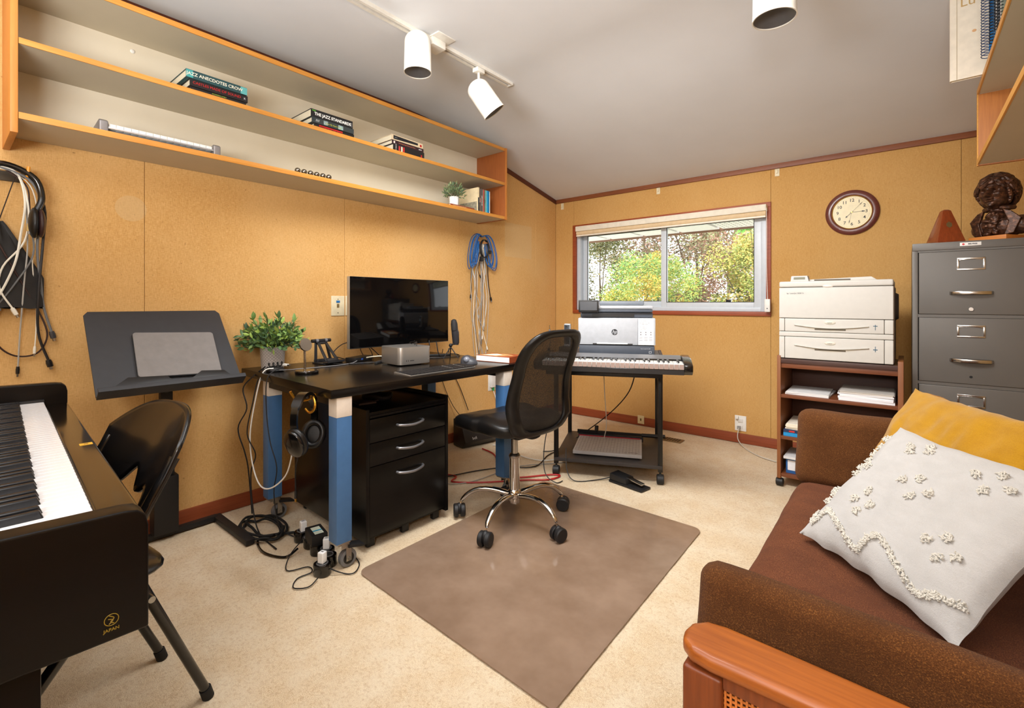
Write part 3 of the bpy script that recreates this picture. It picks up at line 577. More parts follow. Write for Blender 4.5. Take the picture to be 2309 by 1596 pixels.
# ================= DESK
RZ=-2.0
def dk(x,y,z=.765):  # desk-local -> world
    a=radians(RZ); return (-1.80+x*cos(a)-y*sin(a),1.02+x*sin(a)+y*cos(a),z)
d=thing('standing_desk','black wooden desk on blue and white square legs with casters','desk',(-1.80,1.02,0),RZ)
B(-.985,0,0,1.245,.728,.765).build('desk_top',DESKM,d,bevel=.0025)
B(-.76,-.01,.03,.055,.69,.728).build('apron',BLK,d); B(-.76,-.01,1.075,1.10,.69,.728).build('apron',BLK,d)
BLUE=P((66,108,156),.45,var=.05); BLUED=BLUE; LW=P((226,214,200),.45)
for i,(x,y) in enumerate(((-.074,.028),(-.765,.028),(-.074,1.045),(-.765,1.045))):
    lg=B(x,x+.068,y,y+.068,.12,.645).build('leg',BLUE,d,bevel=.002)
    B(x-.0003,x+.0683,y-.0003,y+.0683,.645,.728).build('leg_cap',LW,lg,bevel=.002)
    cs=MB().box(x+.004,x+.064,y+.004,y+.064,.112,.12).box(x+.016,x+.019,y+.03,y+.066,.085,.112).box(x+.049,x+.052,y+.03,y+.066,.085,.112).box(x+.016,x+.019,y+.052,y+.076,.028,.085).box(x+.049,x+.052,y+.052,y+.076,.028,.085).build('caster_fork',P((170,166,160),.3,1),d,bevel=.001)
    MB().cyl((x+.022,y+.066,.0375),(x+.046,y+.066,.0375),.0372,n=28).build('wheel',P((110,110,112),.5),cs,bevel=.003)
    MB().cyl((x+.0205,y+.066,.0375),(x+.0475,y+.066,.0375),.024,n=20).build('hub',BLK,cs); MB().cyl((x+.012,y+.066,.0375),(x+.057,y+.066,.0375),.007,n=12).build('axle',STEEL,cs)
    MB().prism([(y+.06,.098),(y+.135,.078),(y+.138,.066),(y+.06,.084)],x+.010,x+.058,'x').build('brake_lever',BLKM,cs,bevel=.003)
def ond(name,label,cat,x,y,rz=0,group=None,z=.7655): return thing(name,label,cat,dk(x,y,z),RZ+rz,group)
# potted plant
p=ond('potted_plant','leafy artificial plant in patterned white-grey pot at the left end of the desk','plant',-.862,.115)
m,t,N,Lk,Bn=nt('patterned_pot'); tc=N.new('ShaderNodeTexCoord'); sx=N.new('ShaderNodeSeparateXYZ'); Lk.new(tc.outputs['Object'],sx.inputs[0])
def MM(op,a,b=0,c=0):
    q=N.new('ShaderNodeMath'); q.operation=op
    for i,x in enumerate((a,b)):
        if isinstance(x,(int,float)): q.inputs[i].default_value=x
        else: Lk.new(x,q.inputs[i])
    return q.outputs[0]
ang=MM('ARCTAN2',sx.outputs[1],sx.outputs[0]); u=MM('MULTIPLY',ang,22/(2*pi)); vv=MM('MULTIPLY',sx.outputs[2],62)
pa=MM('ADD',u,vv); pb=MM('SUBTRACT',u,vv); da=MM('ABSOLUTE',MM('SUBTRACT',MM('FRACT',MM('ADD',pa,100)),.5)); db=MM('ABSOLUTE',MM('SUBTRACT',MM('FRACT',MM('ADD',pb,100)),.5)); dd=MM('MAXIMUM',da,db)
r_=ramp(N,Lk,dd,[(.0,lin((90,84,80))),(.10,lin((90,84,80))),(.13,lin((214,208,204))),(.3,lin((214,208,204))),(.33,lin((120,112,108))),(.38,lin((120,112,108))),(.41,lin((220,214,210))),(.46,lin((140,132,128)))]); Lk.new(r_,Bn.inputs[0]); Bn.inputs['Roughness'].default_value=.6
MB().lathe([(.052,0),(.056,.003),(.0635,.112),(.0635,.118),(.058,.118),(.056,.1)],n=48).build('pot',m,p)
MB().lathe([(.001,.1),(.056,.1)],n=24,cap=False).build('soil',P((60,44,30),.9),p)
rnd=random.Random(11); LMS=[P((84,116,72),.5,var=.25),P((120,154,84),.5,var=.2),P((156,186,88),.5,var=.2),P((72,100,74),.5,var=.25)]
lv=[]
for i in range(4):
    me=leafmesh(.040,.0175,.25).build('leaf',LMS[i],p,smooth=False); lv.append(me.data); me.location=(.01*i,.0,.1)
st=MB(); cnt=0; lm_=leafmesh(.036,.016,.25); fo=MB()
for i in range(25):
    a=i*2.399; tilt=.2+1.35*((i+.5)/25)**.8; L_=rnd.uniform(.13,.19)*(1.15 if tilt<.7 else 1)
    pts=[]; q=Vector((.02*cos(a),.02*sin(a),.1)); dr=Vector((sin(tilt)*cos(a)*.6,sin(tilt)*sin(a)*.6,1)).normalized()
    for k in range(7):
        pts.append(q.copy()); dr=(dr+Vector((sin(tilt)*cos(a),sin(tilt)*sin(a),-.12+.25*(tilt<.8)))*.22).normalized(); q=q+dr*L_/6
    st.tube(pts,.0015,5)
    for k in range(1,7):
        for s_ in range(2 if k<6 else 3):
            if cnt>=296: break
            ld=(dr*0+(pts[k]-pts[k-1]).normalized()*.7+Vector([rnd.uniform(-1,1) for _ in range(3)])).normalized()
            e=ld.to_track_quat('Z','Y').to_euler(); sc_=rnd.uniform(.75,1.25)
            w=linked('leaf',lv[rnd.choice((0,0,1,1,1,2,3))],p,pts[k],e,(sc_,sc_,sc_)); cnt+=1
for i in range(620):
    th=rnd.uniform(0,2*pi); ph=math.acos(rnd.uniform(-.15,1)); r=rnd.uniform(.35,1)**.6; sp=rnd.uniform(.85,1.1)
    cc=Vector((.165*r*sin(ph)*cos(th)*sp,.165*r*sin(ph)*sin(th)*sp,.125+.125*r*cos(ph)))
    dd_=Vector((sin(ph)*cos(th),sin(ph)*sin(th),cos(ph)*.6+.2))+Vector([rnd.uniform(-.9,.9) for _ in range(3)]); fo.m=rnd.choice((0,0,1,1,2,3)); fo.add(lm_.v,lm_.f,Matrix.Translation(cc)@dd_.to_track_quat('Z','Y').to_matrix().to_4x4()@Matrix.Rotation(rnd.uniform(0,6),4,'Z')@Matrix.Scale(rnd.uniform(.7,1.15),4))
fo.build('inner_foliage',LMS,p,smooth=False)['kind']='stuff'
st.build('stem',P((84,90,50),.7),p)
# phone charging stand
t_=ond('charging_stand','round white magnetic phone charger on a chrome stem','charger',-.535,.15)
MB().lathe([(.001,0),(.054,0),(.056,.003),(.056,.013),(.054,.016),(.001,.016)],n=40).build('base',BLKG,t_)
cable([(.0,-.01,.016),(.0,-.01,.07),(.0,-.012,.115),(.012,-.02,.135)],.0055,CHROME,t_,'stem',n=12)
hd=MB().lathe([(.001,0),(.030,0),(.0305,.002),(.0305,.007),(.001,.007)],n=36).build('pad',WHT,t_); MB().lathe([(.029,-.001),(.0325,-.001),(.0325,.008),(.029,.008)],n=36).build('pad_ring',P((200,200,196),.2,1),hd)
hd.location=(.014,-.015,.145); hd.rotation_euler=Vector((.93,.18,.30)).to_track_quat('Z','Y').to_euler()
# tablet stand
t_=ond('tablet_stand','folding black metal tablet stand on the desk','stand',-.86,.42,8)
def link(pts,r,mat,name): return MB().tube(smoothpts(pts,4),r,8).build(name,mat,t_)
FR=P((36,36,38),.45)
MB().box(-.05,.07,-.062,.062,0,.006).build('foot',FR,t_,bevel=.002)
for (x0_,z0_,x1_,z1_,w0,n_) in ((-.03,.006,-.055,.125,.06,'rear_bracket'),(.055,.016,-.05,.125,.045,'front_bracket')):
    fx=Vector((x1_-x0_,0,z1_-z0_)); Mt=Matrix.Translation((x0_,0,z0_))@fx.to_track_quat('Z','Y').to_matrix().to_4x4()
    L_=fx.length; q=MB(); 
    for s_ in (-1,1): q.add(*[(lambda b:(b.v,b.f))(MB().prism([(s_*w0,0),(s_*(w0-.018),0),(s_*(w0*.62-.012),L_),(s_*(w0*.62+.004),L_)],-.003,.003,'x'))][0],Matrix.Translation((x0_,0,z0_))@Matrix.Rotation(atan2(fx.x,fx.z),4,'Y'))
    q.box(-.003,.003,-w0,w0,0,.018,Matrix.Translation((x0_,0,z0_))@Matrix.Rotation(atan2(fx.x,fx.z),4,'Y')); q.box(-.003,.003,-w0*.66,w0*.66,L_-.018,L_,Matrix.Translation((x0_,0,z0_))@Matrix.Rotation(atan2(fx.x,fx.z),4,'Y'))
    q.build(n_,FR,t_,bevel=.0015)
MB().cyl((-.052,-.062,.13),(-.052,.062,.13),.0105,n=20).build('hinge_tube',FR,t_)
for s_ in (-1,1): MB().cyl((-.052,s_*.03-.008,.13),(-.052,s_*.03+.008,.13),.0115,n=20).build('rubber_ring',P((120,120,124)),t_)
MB().prism([(.05,.006),(.095,.010),(.095,.022),(.09,.014),(.05,.012)],-.058,.058,'y').build('ledge',FR,t_,bevel=.001)
# cable clip with coiled tie
t_=ond('cable_weight','black cable holder gripping charging cables at the desk edge','cable holder',-.735,.075,15)
MB().lathe([(.001,0),(.04,0),(.045,.006),(.04,.02),(.001,.024)],n=28).build('base',BLKM,t_)
MB().tube([(.010*cos(a)*1.0,.012*a/3-.04,.034+.010*sin(a)) for a in [i*.35 for i in range(70)]],.0035,6).build('coil_tie',BLKM,t_)
B(.018,.05,.03,.046,.025,.036).build('usb_plug',WHT,t_,bevel=.002); B(.05,.064,.032,.044,.027,.034).build('connector',CHROME,t_)
# monitor
t_=thing('monitor','large black flat monitor with silver sides facing the room on the desk','monitor',(-2.515,1.925,.7655),0)
MS=P((176,172,164),.35,.6); m,t,N,Lk,Bn=nt('screen_glass'); f=noi(N,Lk,mapping(N,Lk,(2,2,2)),2); Lk.new(ramp(N,Lk,f,[(.4,lin((6,6,7))),(.6,lin((9,9,10)))]),Bn.inputs[0]); Bn.inputs['Roughness'].default_value=.06; Bn.inputs['Specular IOR Level'].default_value=.32
B(-.022,.008,-.388,.388,.083,.512).build('housing',MS,t_,bevel=.004)
B(.008,.0105,-.387,.387,.084,.511).build('screen',m,t_,bevel=.0008)
B(.008,.0112,-.387,.387,.084,.0885).build('lower_bezel',BLKM,t_)
MB().prism([(-.045,.0),(.045,0),(.035,.30),(-.035,.30)],-.05,-.035,'x').build('neck',MS,t_,bevel=.004); B(-.04,-.02,-.06,.06,.2,.33).build('mount',BLKM,t_,bevel=.004)
for s_ in (-1,1): MB().prism([(-.05,s_*.02),(-.02,s_*.02),(.14,s_*.29),(.125,s_*.30),(-.05,s_*.06)],0,.011,'z').build('foot',P((60,64,68),.35,.6),t_,bevel=.003)
# mini desktop computer
t_=thing('desktop_computer','compact silver aluminium desktop computer in front of the monitor','computer',(-2.262,1.752,.7655),-6)
def rr(w_,h_,r,n=8):
    o=[]
    for cx,cy,a0 in ((w_-r,h_-r,0),(-w_+r,h_-r,90),(-w_+r,-h_+r,180),(w_-r,-h_+r,270)):
        for i in range(n+1): a=radians(a0+90*i/n); o.append((cx+r*cos(a),cy+r*sin(a)))
    return o
ALU=P((178,174,168),.33,.75,var=.03,sc=8)
MB().prism(rr(.108,.108,.03),.007,.104,'z').build('body',ALU,t_,bevel=.0025); MB().cyl((0,0,0),(0,0,.008),.09,n=40).build('base_ring',BLKM,t_)
for y in (-.062,-.05): B(.1075,.1088,y-.0013,y+.0013,.024,.033).build('usb_slot',BLK,t_)
B(.1075,.1088,-.038,-.012,.027,.030).build('card_slot',BLK,t_); MB().cyl((.1075,.085,.03),(.1086,.085,.03),.0012,n=8).build('status_light',WHT,t_)
g=thing('reading_glasses','thin wire reading glasses folded on the silver computer','glasses',(-2.23,1.80,.8705),60)
for s_ in (-1,1):
    MB().tube([(.0,s_*.033+.022*cos(a),.014+.014*sin(a)) for a in [i*pi/10 for i in range(20)]],.0012,6,close=True).build('lens_rim',P((90,84,80),.25,1),g)
    MB().cyl((0,s_*.033,.014),(.0008,s_*.033,.014),.0,n=8).build('lens_hinge',STEEL,g) if False else None
    cable([(0,s_*.056,.02),(-.03,s_*.03,.016),(-.03,-s_*.05,.012)],.0014,P((90,84,80),.25,1),g,'temple')
cable([(0,-.011,.016),(.002,0,.02),(0,.011,.016)],.0012,P((90,84,80),.25,1),g,'bridge')
# keyboard
t_=thing('computer_keyboard','slim silver keyboard with black keys on the front of the desk','keyboard',(-1.898,1.672,.7655),-1)
MB().prism([(-.066,0),(.066,0),(.066,.005),(-.066,.011)],-.222,.222,'y').build('deck',ALU,t_,bevel=.001)
q=MB(); KS=P((28,28,30),.5)
for r in range(6):
    x=.054-r*.0205; n=21
    for k in range(n):
        if r==0 and 4<=k<=8: continue
        if k in (14,18) and r: continue
        y=-.214+k*.0204; zt_=.0105+(.066-x)/.132*.0045; q.box(x-.0087,x+.0087,y+.0006,y+.0184,zt_-.006,zt_-.0008)
    if r==0: q.box(x-.0087,x+.0087,-.214+4*.0204,-.214+9*.0204-.002,.005,.0105)
q.build('keycaps',KS,t_)['kind']='stuff'
# trackball
t_=thing('trackball_mouse','dark grey thumb trackball mouse with grey ball at the right of the keyboard','mouse',(-1.985,2.0,.7655),20)
def mouse(u,v):
    a=u*2*pi; ph=v*pi/2; r=cos(ph); x=.055*r*cos(a); y=.046*r*sin(a)*(1-.15*cos(a)); z=.044*sin(ph)**.8*(1-.35*(x/.06)) ; return (x*1.0,y-(.008*cos(a)),z)
MB().grid(mouse,36,12,closeu=True).build('shell',P((62,64,70),.45),t_); MB().ell((.0,-.036,.024),.019,24).build('ball',P((120,124,134),.2),t_)
# microphone
t_=thing('microphone','black desktop microphone on small tripod behind the monitor edge','microphone',(-2.235,2.085,.7655))
for a in (20,140,260): MB().tube([(0,0,.075),(.055*cos(radians(a)),.055*sin(radians(a)),.004)],[.004,.003],8).build('tripod_leg',BLKM,t_)
MB().ell((0,0,.085),.012).build('ball_joint',BLKM,t_); MB().cyl((0,0,.085),(-.0,.035,.095),.006).build('arm',BLKM,t_)
MB().tube([(0,.045,.085),(0,.046,.10),(-.0,.04,.165),(-.0,.035,.18)],[.017,.022,.024,.022],20).build('body',P((46,46,50),.35),t_); MB().tube([(0,.035,.18),(0,.030,.22),(0,.026,.245),(0,.025,.25)],[.022,.022,.016,.006],20).build('grille',P((34,34,36),.6,bp=.6,bsc=900),t_)
# book on desk
b,hx,hy=book('white-edged hardcover book with orange-brown cover lying at the right of the desk',-2.045,-1.80,2.125,2.285,.7655,.036,(150,70,36),pages=(244,240,236),rz=6)
b.children[2].data.materials[0]=P((244,240,236),.8)
MB().prism([(-.11,-.07),(.04,-.07),(.10,.0),(.02,.06),(-.10,.04)],.0362,.0366,'z').build('cover_picture',P((196,150,96),.5,var=.6,sc=40),b); MB().prism([(-.09,-.06),(-.0,-.05),(.02,.0),(-.05,.04)],.0366,.0369,'z').build('cover_picture',P((232,222,206),.5,var=.2,sc=60),b)
B(-.122,.122,-.0807,-.0800,.0035,.033).build('page_edge',PAPER,b)
# hub and cables on desk
t_=thing('usb_hub','flat black connection hub on the desk left of the silver computer','hub',(-2.60,1.66,.7655),-28+50)
B(-.035,.035,-.09,.09,0,.026).build('case',BLKM,t_,bevel=.004); B(.0345,.0365,-.03,-.012,.008,.017).build('blue_port',P((40,90,190)),t_); B(.0345,.0365,.02,.04,.008,.017).build('port',P((90,90,94)),t_)
t_=thing('red_drive','small red and black portable drive behind the computer','drive',(-2.50,1.86,.7655),10); B(-.04,.04,-.06,.06,0,.018).build('case',P((140,24,28),.4),t_,bevel=.004); B(-.041,.041,-.061,-.03,.002,.019).build('end_cap',BLKM,t_,bevel=.003)
def dcable(label,pts,mat,r=.0026,group=None):
    o=Vector(pts[0]); t_=thing('cable',label,'cable',o,0,group); cable([Vector(p)-o for p in pts],r,mat,t_,'cord'); return t_
z=.7685
dcable('thin grey cable lying across the desk from the cable holder to the hub',[(-2.48,1.12,.775),(-2.5,1.2,z),(-2.48,1.33,z),(-2.47,1.45,z),(-2.50,1.55,z),(-2.53,1.60,.775)],P((120,120,122)))
dcable('black cable running from the tablet stand along the desk to the computer',[(-2.6,1.44,z),(-2.5,1.5,z),(-2.46,1.58,z),(-2.43,1.64,.77),(-2.42,1.70,z)],BLKM)
dcable('black cable arching up behind the hub beneath the monitor',[(-2.66,1.60,.775),(-2.75,1.57,.80),(-2.74,1.63,.86),(-2.70,1.70,.87),(-2.64,1.76,.84),(-2.6,1.82,.77)],BLKM,.0028)
dcable('small looped black cable standing beside the monitor foot',[(-2.64,1.72,.78),(-2.68,1.72,.83),(-2.66,1.75,.85),(-2.62,1.76,.81),(-2.60,1.76,z)],BLKM,.0026)
dcable('cream cable with plug lying right of the hub',[(-2.555,1.68,.785),(-2.53,1.72,.79),(-2.5,1.76,.79),(-2.47,1.78,.772)],P((226,216,190)),.0035)
dcable('black cable drooping behind the monitor toward the tripod',[(-2.56,2.22,1.0),(-2.5,2.2,.84),(-2.42,2.15,.775),(-2.32,2.1,z)],BLKM,.0035)
dcable('second black cable drooping from the monitor to the computer',[(-2.56,2.16,.98),(-2.48,2.12,.82),(-2.40,2.02,.772),(-2.36,1.9,z)],BLKM,.0032)
dcable('black cable looping on the desk around the microphone tripod',[(-2.36,2.0,z),(-2.3,2.1,z),(-2.28,2.2,z),(-2.38,2.28,z),(-2.45,2.26,z),(-2.42,2.14,z)],BLKM,.0028)
# hook and headphones at the desk side
t_=thing('double_hook','brass double hook screwed to the left side of the desk','hook',dk(-.135,-.001,.725),RZ)
B(-.012,.012,-.004,0,-.03,.012).build('plate',GOLD,t_,bevel=.001)
cable([(0,-.004,0),(0,-.035,-.012),(-.005,-.075,-.006),(-.008,-.095,.02),(-.008,-.1,.032)],.0052,GOLD,t_,'upper_prong',n=10)
cable([(0.004,-.003,-.012),(.035,-.025,.004),(.062,-.03,-.018),(.06,-.035,-.045),(.035,-.04,-.058),(.01,-.045,-.045)],.0052,GOLD,t_,'lower_prong',n=10)
h=thing('headphones','black over-ear headphones hanging on the brass hook of the desk','headphones',dk(-.105,-.06,.712),RZ+35); h.scale=(1.12,1.12,1.12)
Mh=lambda q:q
def band(u,v):
    a=-.35+u*(pi+.7); r=.073 if v in(0,) else .073; rr_=.068+.012*(1 if v>.5 else 0)
    w_=(.017 if .25<u<.75 else .012)
    vv_=v*4; k=int(round(vv_))%4; off=[(-w_,-.005),(w_,-.005),(w_,.005),(-w_,.005)][k]
    R_=.075+off[1]; return (off[0],R_*cos(a)*.92,R_*sin(a)*1.15-.055)
MB().grid(band,28,5).build('headband',BLKG,h)
for s_,an in ((-1,.3),(1,-.25)):
    cu=thing('ear_cup',None,None,(0,s_*.070,-.135)); cu.parent=h; cu.rotation_euler=(an,0,.25*s_)
    MB().ell((0,0,0),(.042,.016,.052),28).build('shell',BLKG,cu); MB().tube([(.034*cos(a),-s_*.016,.043*sin(a)) for a in [i*pi/12 for i in range(24)]],.012,10,close=True).build('cushion',LEATH,cu)
    MB().ell((0,-s_*.012,0),(.026,.004,.034),20).build('mesh_pad',BLKM,cu)
B(-.007,.007,.088,.0885,-.10,-.094).build('mark',GOLD,h)
# file pedestal
c=thing('file_pedestal','black wooden rolling file pedestal with three drawers beneath the desk','cabinet',(-1.86,1.222,0),-2)
PK=wood('black_ash',(9,8,7),(18,15,14),0,.28,spec=.25); PKH=wood('black_ash_h',(9,8,7),(17,15,13),1,.28,spec=.3)
B(-.72,.0,0,.018,.04,.64).build('side_panel',PK,c,bevel=.002); B(-.72,.0,.462,.48,.04,.64).build('side_panel',PK,c,bevel=.002)
B(-.72,-.004,.018,.462,.605,.625).build('top_panel',PK,c,bevel=.002); B(-.715,-.70,.018,.462,.04,.605).build('back_panel',PK,c); B(-.70,-.02,.018,.462,.045,.06).build('bottom_panel',PK,c)
for z0_,z1_ in ((.062,.375),(.379,.482),(.486,.592)):
    dr=B(-.02,-.002,.020,.460,z0_,z1_).build('drawer',PKH,c,bevel=.002)
    zc=z1_-.055 if z1_<.4 else (z0_+z1_)/2+.005
    cable([(-.004,.165,zc),(.012,.172,zc-.001),(.024,.20,zc-.004),(.030,.24,zc-.006),(.024,.28,zc-.004),(.012,.308,zc-.001),(-.004,.315,zc)],.0065,P((150,150,154),.35,.8),dr,'handle',n=10)
MB().cyl((-.02,.4825,.53),(-.02,.486,.53),.010,n=16).build('lock',CHROME,c)
B(-.003,.0015,.018,.462,.600,.61).build('top_rail',PK,c)
for x,y in ((-.05,.05),(-.05,.24),(-.05,.43),(-.67,.05),(-.67,.43)): B(x-.012,x+.012,y-.02,y+.02,0,.042).build('caster',BLKM,c,bevel=.004)
t_=thing('leather_pouch','small black leather pouch lying open on top of the file pedestal','pouch',(-2.12,1.46,.627),25)
MB().tube([(.07*cos(a),.05*sin(a)*1.1,.012+.006*sin(3*a)) for a in [i*pi/12 for i in range(24)]],.013,8,close=True).build('rim',P((40,32,30),.6),t_); MB().grid(lambda u,v:(.07*v*cos(u*2*pi),.055*v*sin(u*2*pi),.004+.008*v),24,4,closeu=True).build('pad',P((26,22,22),.7),t_)
t_=thing('leather_case','flat dark brown leather case on the file pedestal','case',(-2.06,1.34,.627),-10); B(-.05,.05,-.045,.045,0,.010).build('body',P((60,38,26),.6),t_,bevel=.004); B(-.01,.01,.045,.075,.002,.006).build('strap',P((60,38,26),.6),t_,bevel=.001)
# ================= power strip and cords under the desk
t_=thing('power_strip','black segmented rotating power strip on the carpet by the desk leg','power strip',(-1.86,1.015,0),0)
segs=[(0,0,20),(-.045,.05,60),(-.10,.072,80),(-.17,.075,100),(-.25,.085,85),(-.34,.085,90)]
for i,(x,y,a) in enumerate(segs):
    sg=MB().prism([(p[0],p[1]) for p in rr(.036,.030,.028,6)],0,.046,'z').build('segment',BLKG,t_,bevel=.005); sg.location=(x,y,0); sg.rotation_euler=(0,0,radians(a))
    MB().tube([(.021*cos(q_),.021*sin(q_),.0465) for q_ in [k*pi/9 for k in range(18)]],.003,6,close=True).build('socket_ring',P((90,90,92),.4),sg); MB().cyl((0,0,.0455),(0,0,.047),.0185,n=20).build('socket',BLKM,sg)
for i in range(len(segs)-1): MB().cyl((segs[i][0],segs[i][1],.018),(segs[i+1][0],segs[i+1][1],.018),.017,n=14).build('link',BLKM,t_)
def charger(label,x,y,z,rz,group=None):
    t_=thing('usb_charger',label,'charger',(x,y,z),rz,group); B(-.0135,.0135,-.0135,.0135,0,.045).build('body',P((240,240,240),.3),t_,bevel=.004,seg=3); B(-.006,.006,-.002,.002,.0445,.0456).build('usb_slot',P((60,60,64)),t_); return t_
charger('white cube charger in the nearest socket of the power strip',-1.86,1.015,.0475,20); charger('white cube charger beside the blue desk leg in the power strip',-1.955,1.087,.0475,50); charger('white cube charger behind the black power brick',-2.19,1.10,.0475,80)
t_=thing('power_brick','large black power adapter with a white label on the power strip','adapter',(-2.05,1.09,.0475),78); B(-.035,.035,-.055,.055,0,.05).build('body',BLKM,t_,bevel=.005); B(-.018,.02,-.045,.03,.0502,.0508).build('label',P((206,214,196),.5),t_); B(-.018,.02,-.015,-.005,.0508,.0511).build('blue_band',P((30,150,190)),t_)
def fc(label,pts,mat=BLKM,r=.0035,group=None):
    o=Vector((pts[0][0],pts[0][1],pts[0][2])); t_=thing('cable',label,'cable',o,0,group); cable([Vector(p)-o for p in pts],r,mat,t_,'cord'); return t_
t_=thing('extension_cord','thick black extension cord coiled on the carpet beside the rear desk leg','cord',(-2.44,1.02,0))
pts=[]
for i in range(60):
    a=i*.42; pts.append((.15*cos(a)*(1+.12*sin(i*.31)),.075*sin(a)*(1+.2*cos(i*.23))+.02*sin(i*.13),.006+.003*(i%6)+.006*abs(sin(i*.7))))
pts+=[(.12,.02,.012),(.16,.08,.012)]
MB().tube(smoothpts(pts,3),.0058,8).build('cord',RUB,t_)
fc('black cord curving from the coil to the power strip',[(-2.30,1.05,.02),(-2.36,.97,.006),(-2.22,.93,.006),(-2.10,.97,.006),(-2.10,1.03,.02)],BLKG,.005)
fc('thin black charger cord looping on the carpet in front of the strip',[(-2.12,1.06,.04),(-2.07,.98,.02),(-1.99,.93,.004),(-1.95,1.0,.004),(-1.90,.99,.004),(-1.90,.93,.004),(-1.85,.89,.004),(-1.81,.93,.004),(-1.83,.98,.01)],BLKM,.0024)
fc('thin black cord looped around the front desk caster',[(-1.93,1.07,.03),(-1.84,1.03,.03),(-1.79,1.07,.004),(-1.76,1.10,.004),(-1.80,1.15,.004),(-1.86,1.17,.004)],BLKM,.0024)
DL='black cable hanging down from the left desk edge'
fc('wavy black cable hanging at the far left of the desk edge',[(-2.56,1.085,.79),(-2.60,1.04,.74),(-2.62,1.0,.68),(-2.60,1.01,.58),(-2.63,.98,.48),(-2.60,1.0,.36),(-2.58,1.01,.27),(-2.56,1.02,.05)],BLKM,.0034)
fc('black cable hanging between the wavy one and the white one',[(-2.54,1.09,.79),(-2.56,1.05,.73),(-2.55,1.02,.62),(-2.57,1.0,.46),(-2.52,1.02,.36),(-2.55,1.01,.26),(-2.50,1.0,.10),(-2.40,.99,.01),(-2.20,.98,.005)],BLKM,.0032)
fc('long white cable hanging from the desk edge and curving over to the pedestal',[(-2.50,1.10,.785),(-2.52,1.055,.765),(-2.55,1.03,.62),(-2.56,1.01,.45),(-2.53,1.01,.31),(-2.42,1.0,.235),(-2.30,1.0,.25),(-2.18,1.01,.33),(-2.10,1.0,.43),(-2.06,.99,.52)],WHT,.0034)
fc('thin black cable hanging in front of the rear blue leg',[(-2.44,1.10,.79),(-2.42,1.035,.75),(-2.42,1.03,.60),(-2.38,1.03,.45),(-2.33,1.04,.33),(-2.36,1.04,.2),(-2.33,1.05,.05),(-2.28,1.08,.006),(-2.1,1.13,.006)],BLKM,.0026)
t_=thing('adapter_cable','black cable with a gold usb plug dangling below the desk headphones','cable',(-2.03,1.0,.52)); cable([(0,0,0),(-.01,0,-.07),(-.03,.0,-.14),(-.028,0,-.22)],.003,BLKM,t_,'cord'); MB().cyl((-.028,0,-.22),(-.028,0,-.255),.0055).build('plug',BLKM,t_); B(-.033,-.023,-.002,.002,-.27,-.255).build('connector',GOLD,t_)
# behind the chair: modem and floor cables
t_=thing('modem_box','black slanted modem box standing on the carpet behind the chair','modem',(-2.60,2.72,0),-12)
MB().prism([(-.13,0.0),(.0,0),(.05,.05),(-.02,.21),(-.13,.21)],-.15,.17,'y').build('case',P((40,38,38),.35),t_,bevel=.008); text('bell',.03,t_,'lettering',P((200,200,200)),(.0405,-.06,.075),(0,1,0),(-.4,0,.9))
fc('thick red cable curling on the carpet under the desk',[(-2.50,2.66,.006),(-2.35,2.62,.006),(-2.2,2.5,.006),(-2.05,2.37,.006),(-1.92,2.36,.006),(-1.78,2.54,.006),(-1.72,2.56,.006),(-1.74,2.46,.006),(-1.86,2.35,.006),(-2.03,2.16,.006),(-2.18,2.05,.006),(-2.22,2.12,.006),(-2.28,2.12,.006),(-2.36,2.02,.03)],P((176,24,28),.45),.0048)
t_=thing('power_adapter','black plug adapter on the carpet right of the file pedestal','adapter',(-2.38,1.98,0),20); B(-.04,.03,-.03,.03,0,.04).build('body',BLKM,t_,bevel=.004)
fc('black cable lying on the carpet between the adapter and the rear wall',[(-2.33,2.0,.02),(-2.27,2.1,.006),(-2.2,2.28,.006),(-2.1,2.45,.006),(-1.95,2.6,.006),(-2.02,2.85,.006),(-2.0,3.0,.006),(-1.8,3.05,.006)],BLKM,.004)
fc('white cable snaking over the carpet from the modem to the cart',[(-2.50,2.78,.006),(-2.35,2.80,.006),(-2.2,2.72,.006),(-2.0,2.72,.006),(-1.9,2.85,.006),(-1.84,3.0,.006)],WHT,.004)
fc('thin grey cable on the carpet in front of the cart shelf',[(-2.42,2.02,.005),(-2.3,1.95,.005),(-2.1,2.1,.005),(-2.05,2.5,.005),(-1.9,2.72,.005),(-1.75,2.9,.005)],P((150,146,140)),.003)
fc('thin black cable hanging down the wall behind the desk',[(-2.79,2.52,.76),(-2.80,2.50,.6),(-2.80,2.55,.45),(-2.78,2.62,.3),(-2.74,2.68,.2)],BLKM,.0028)
fc('second thin black cable hanging down the wall behind the desk',[(-2.79,2.58,.76),(-2.80,2.62,.6),(-2.80,2.72,.42),(-2.77,2.78,.24)],BLKM,.0034)
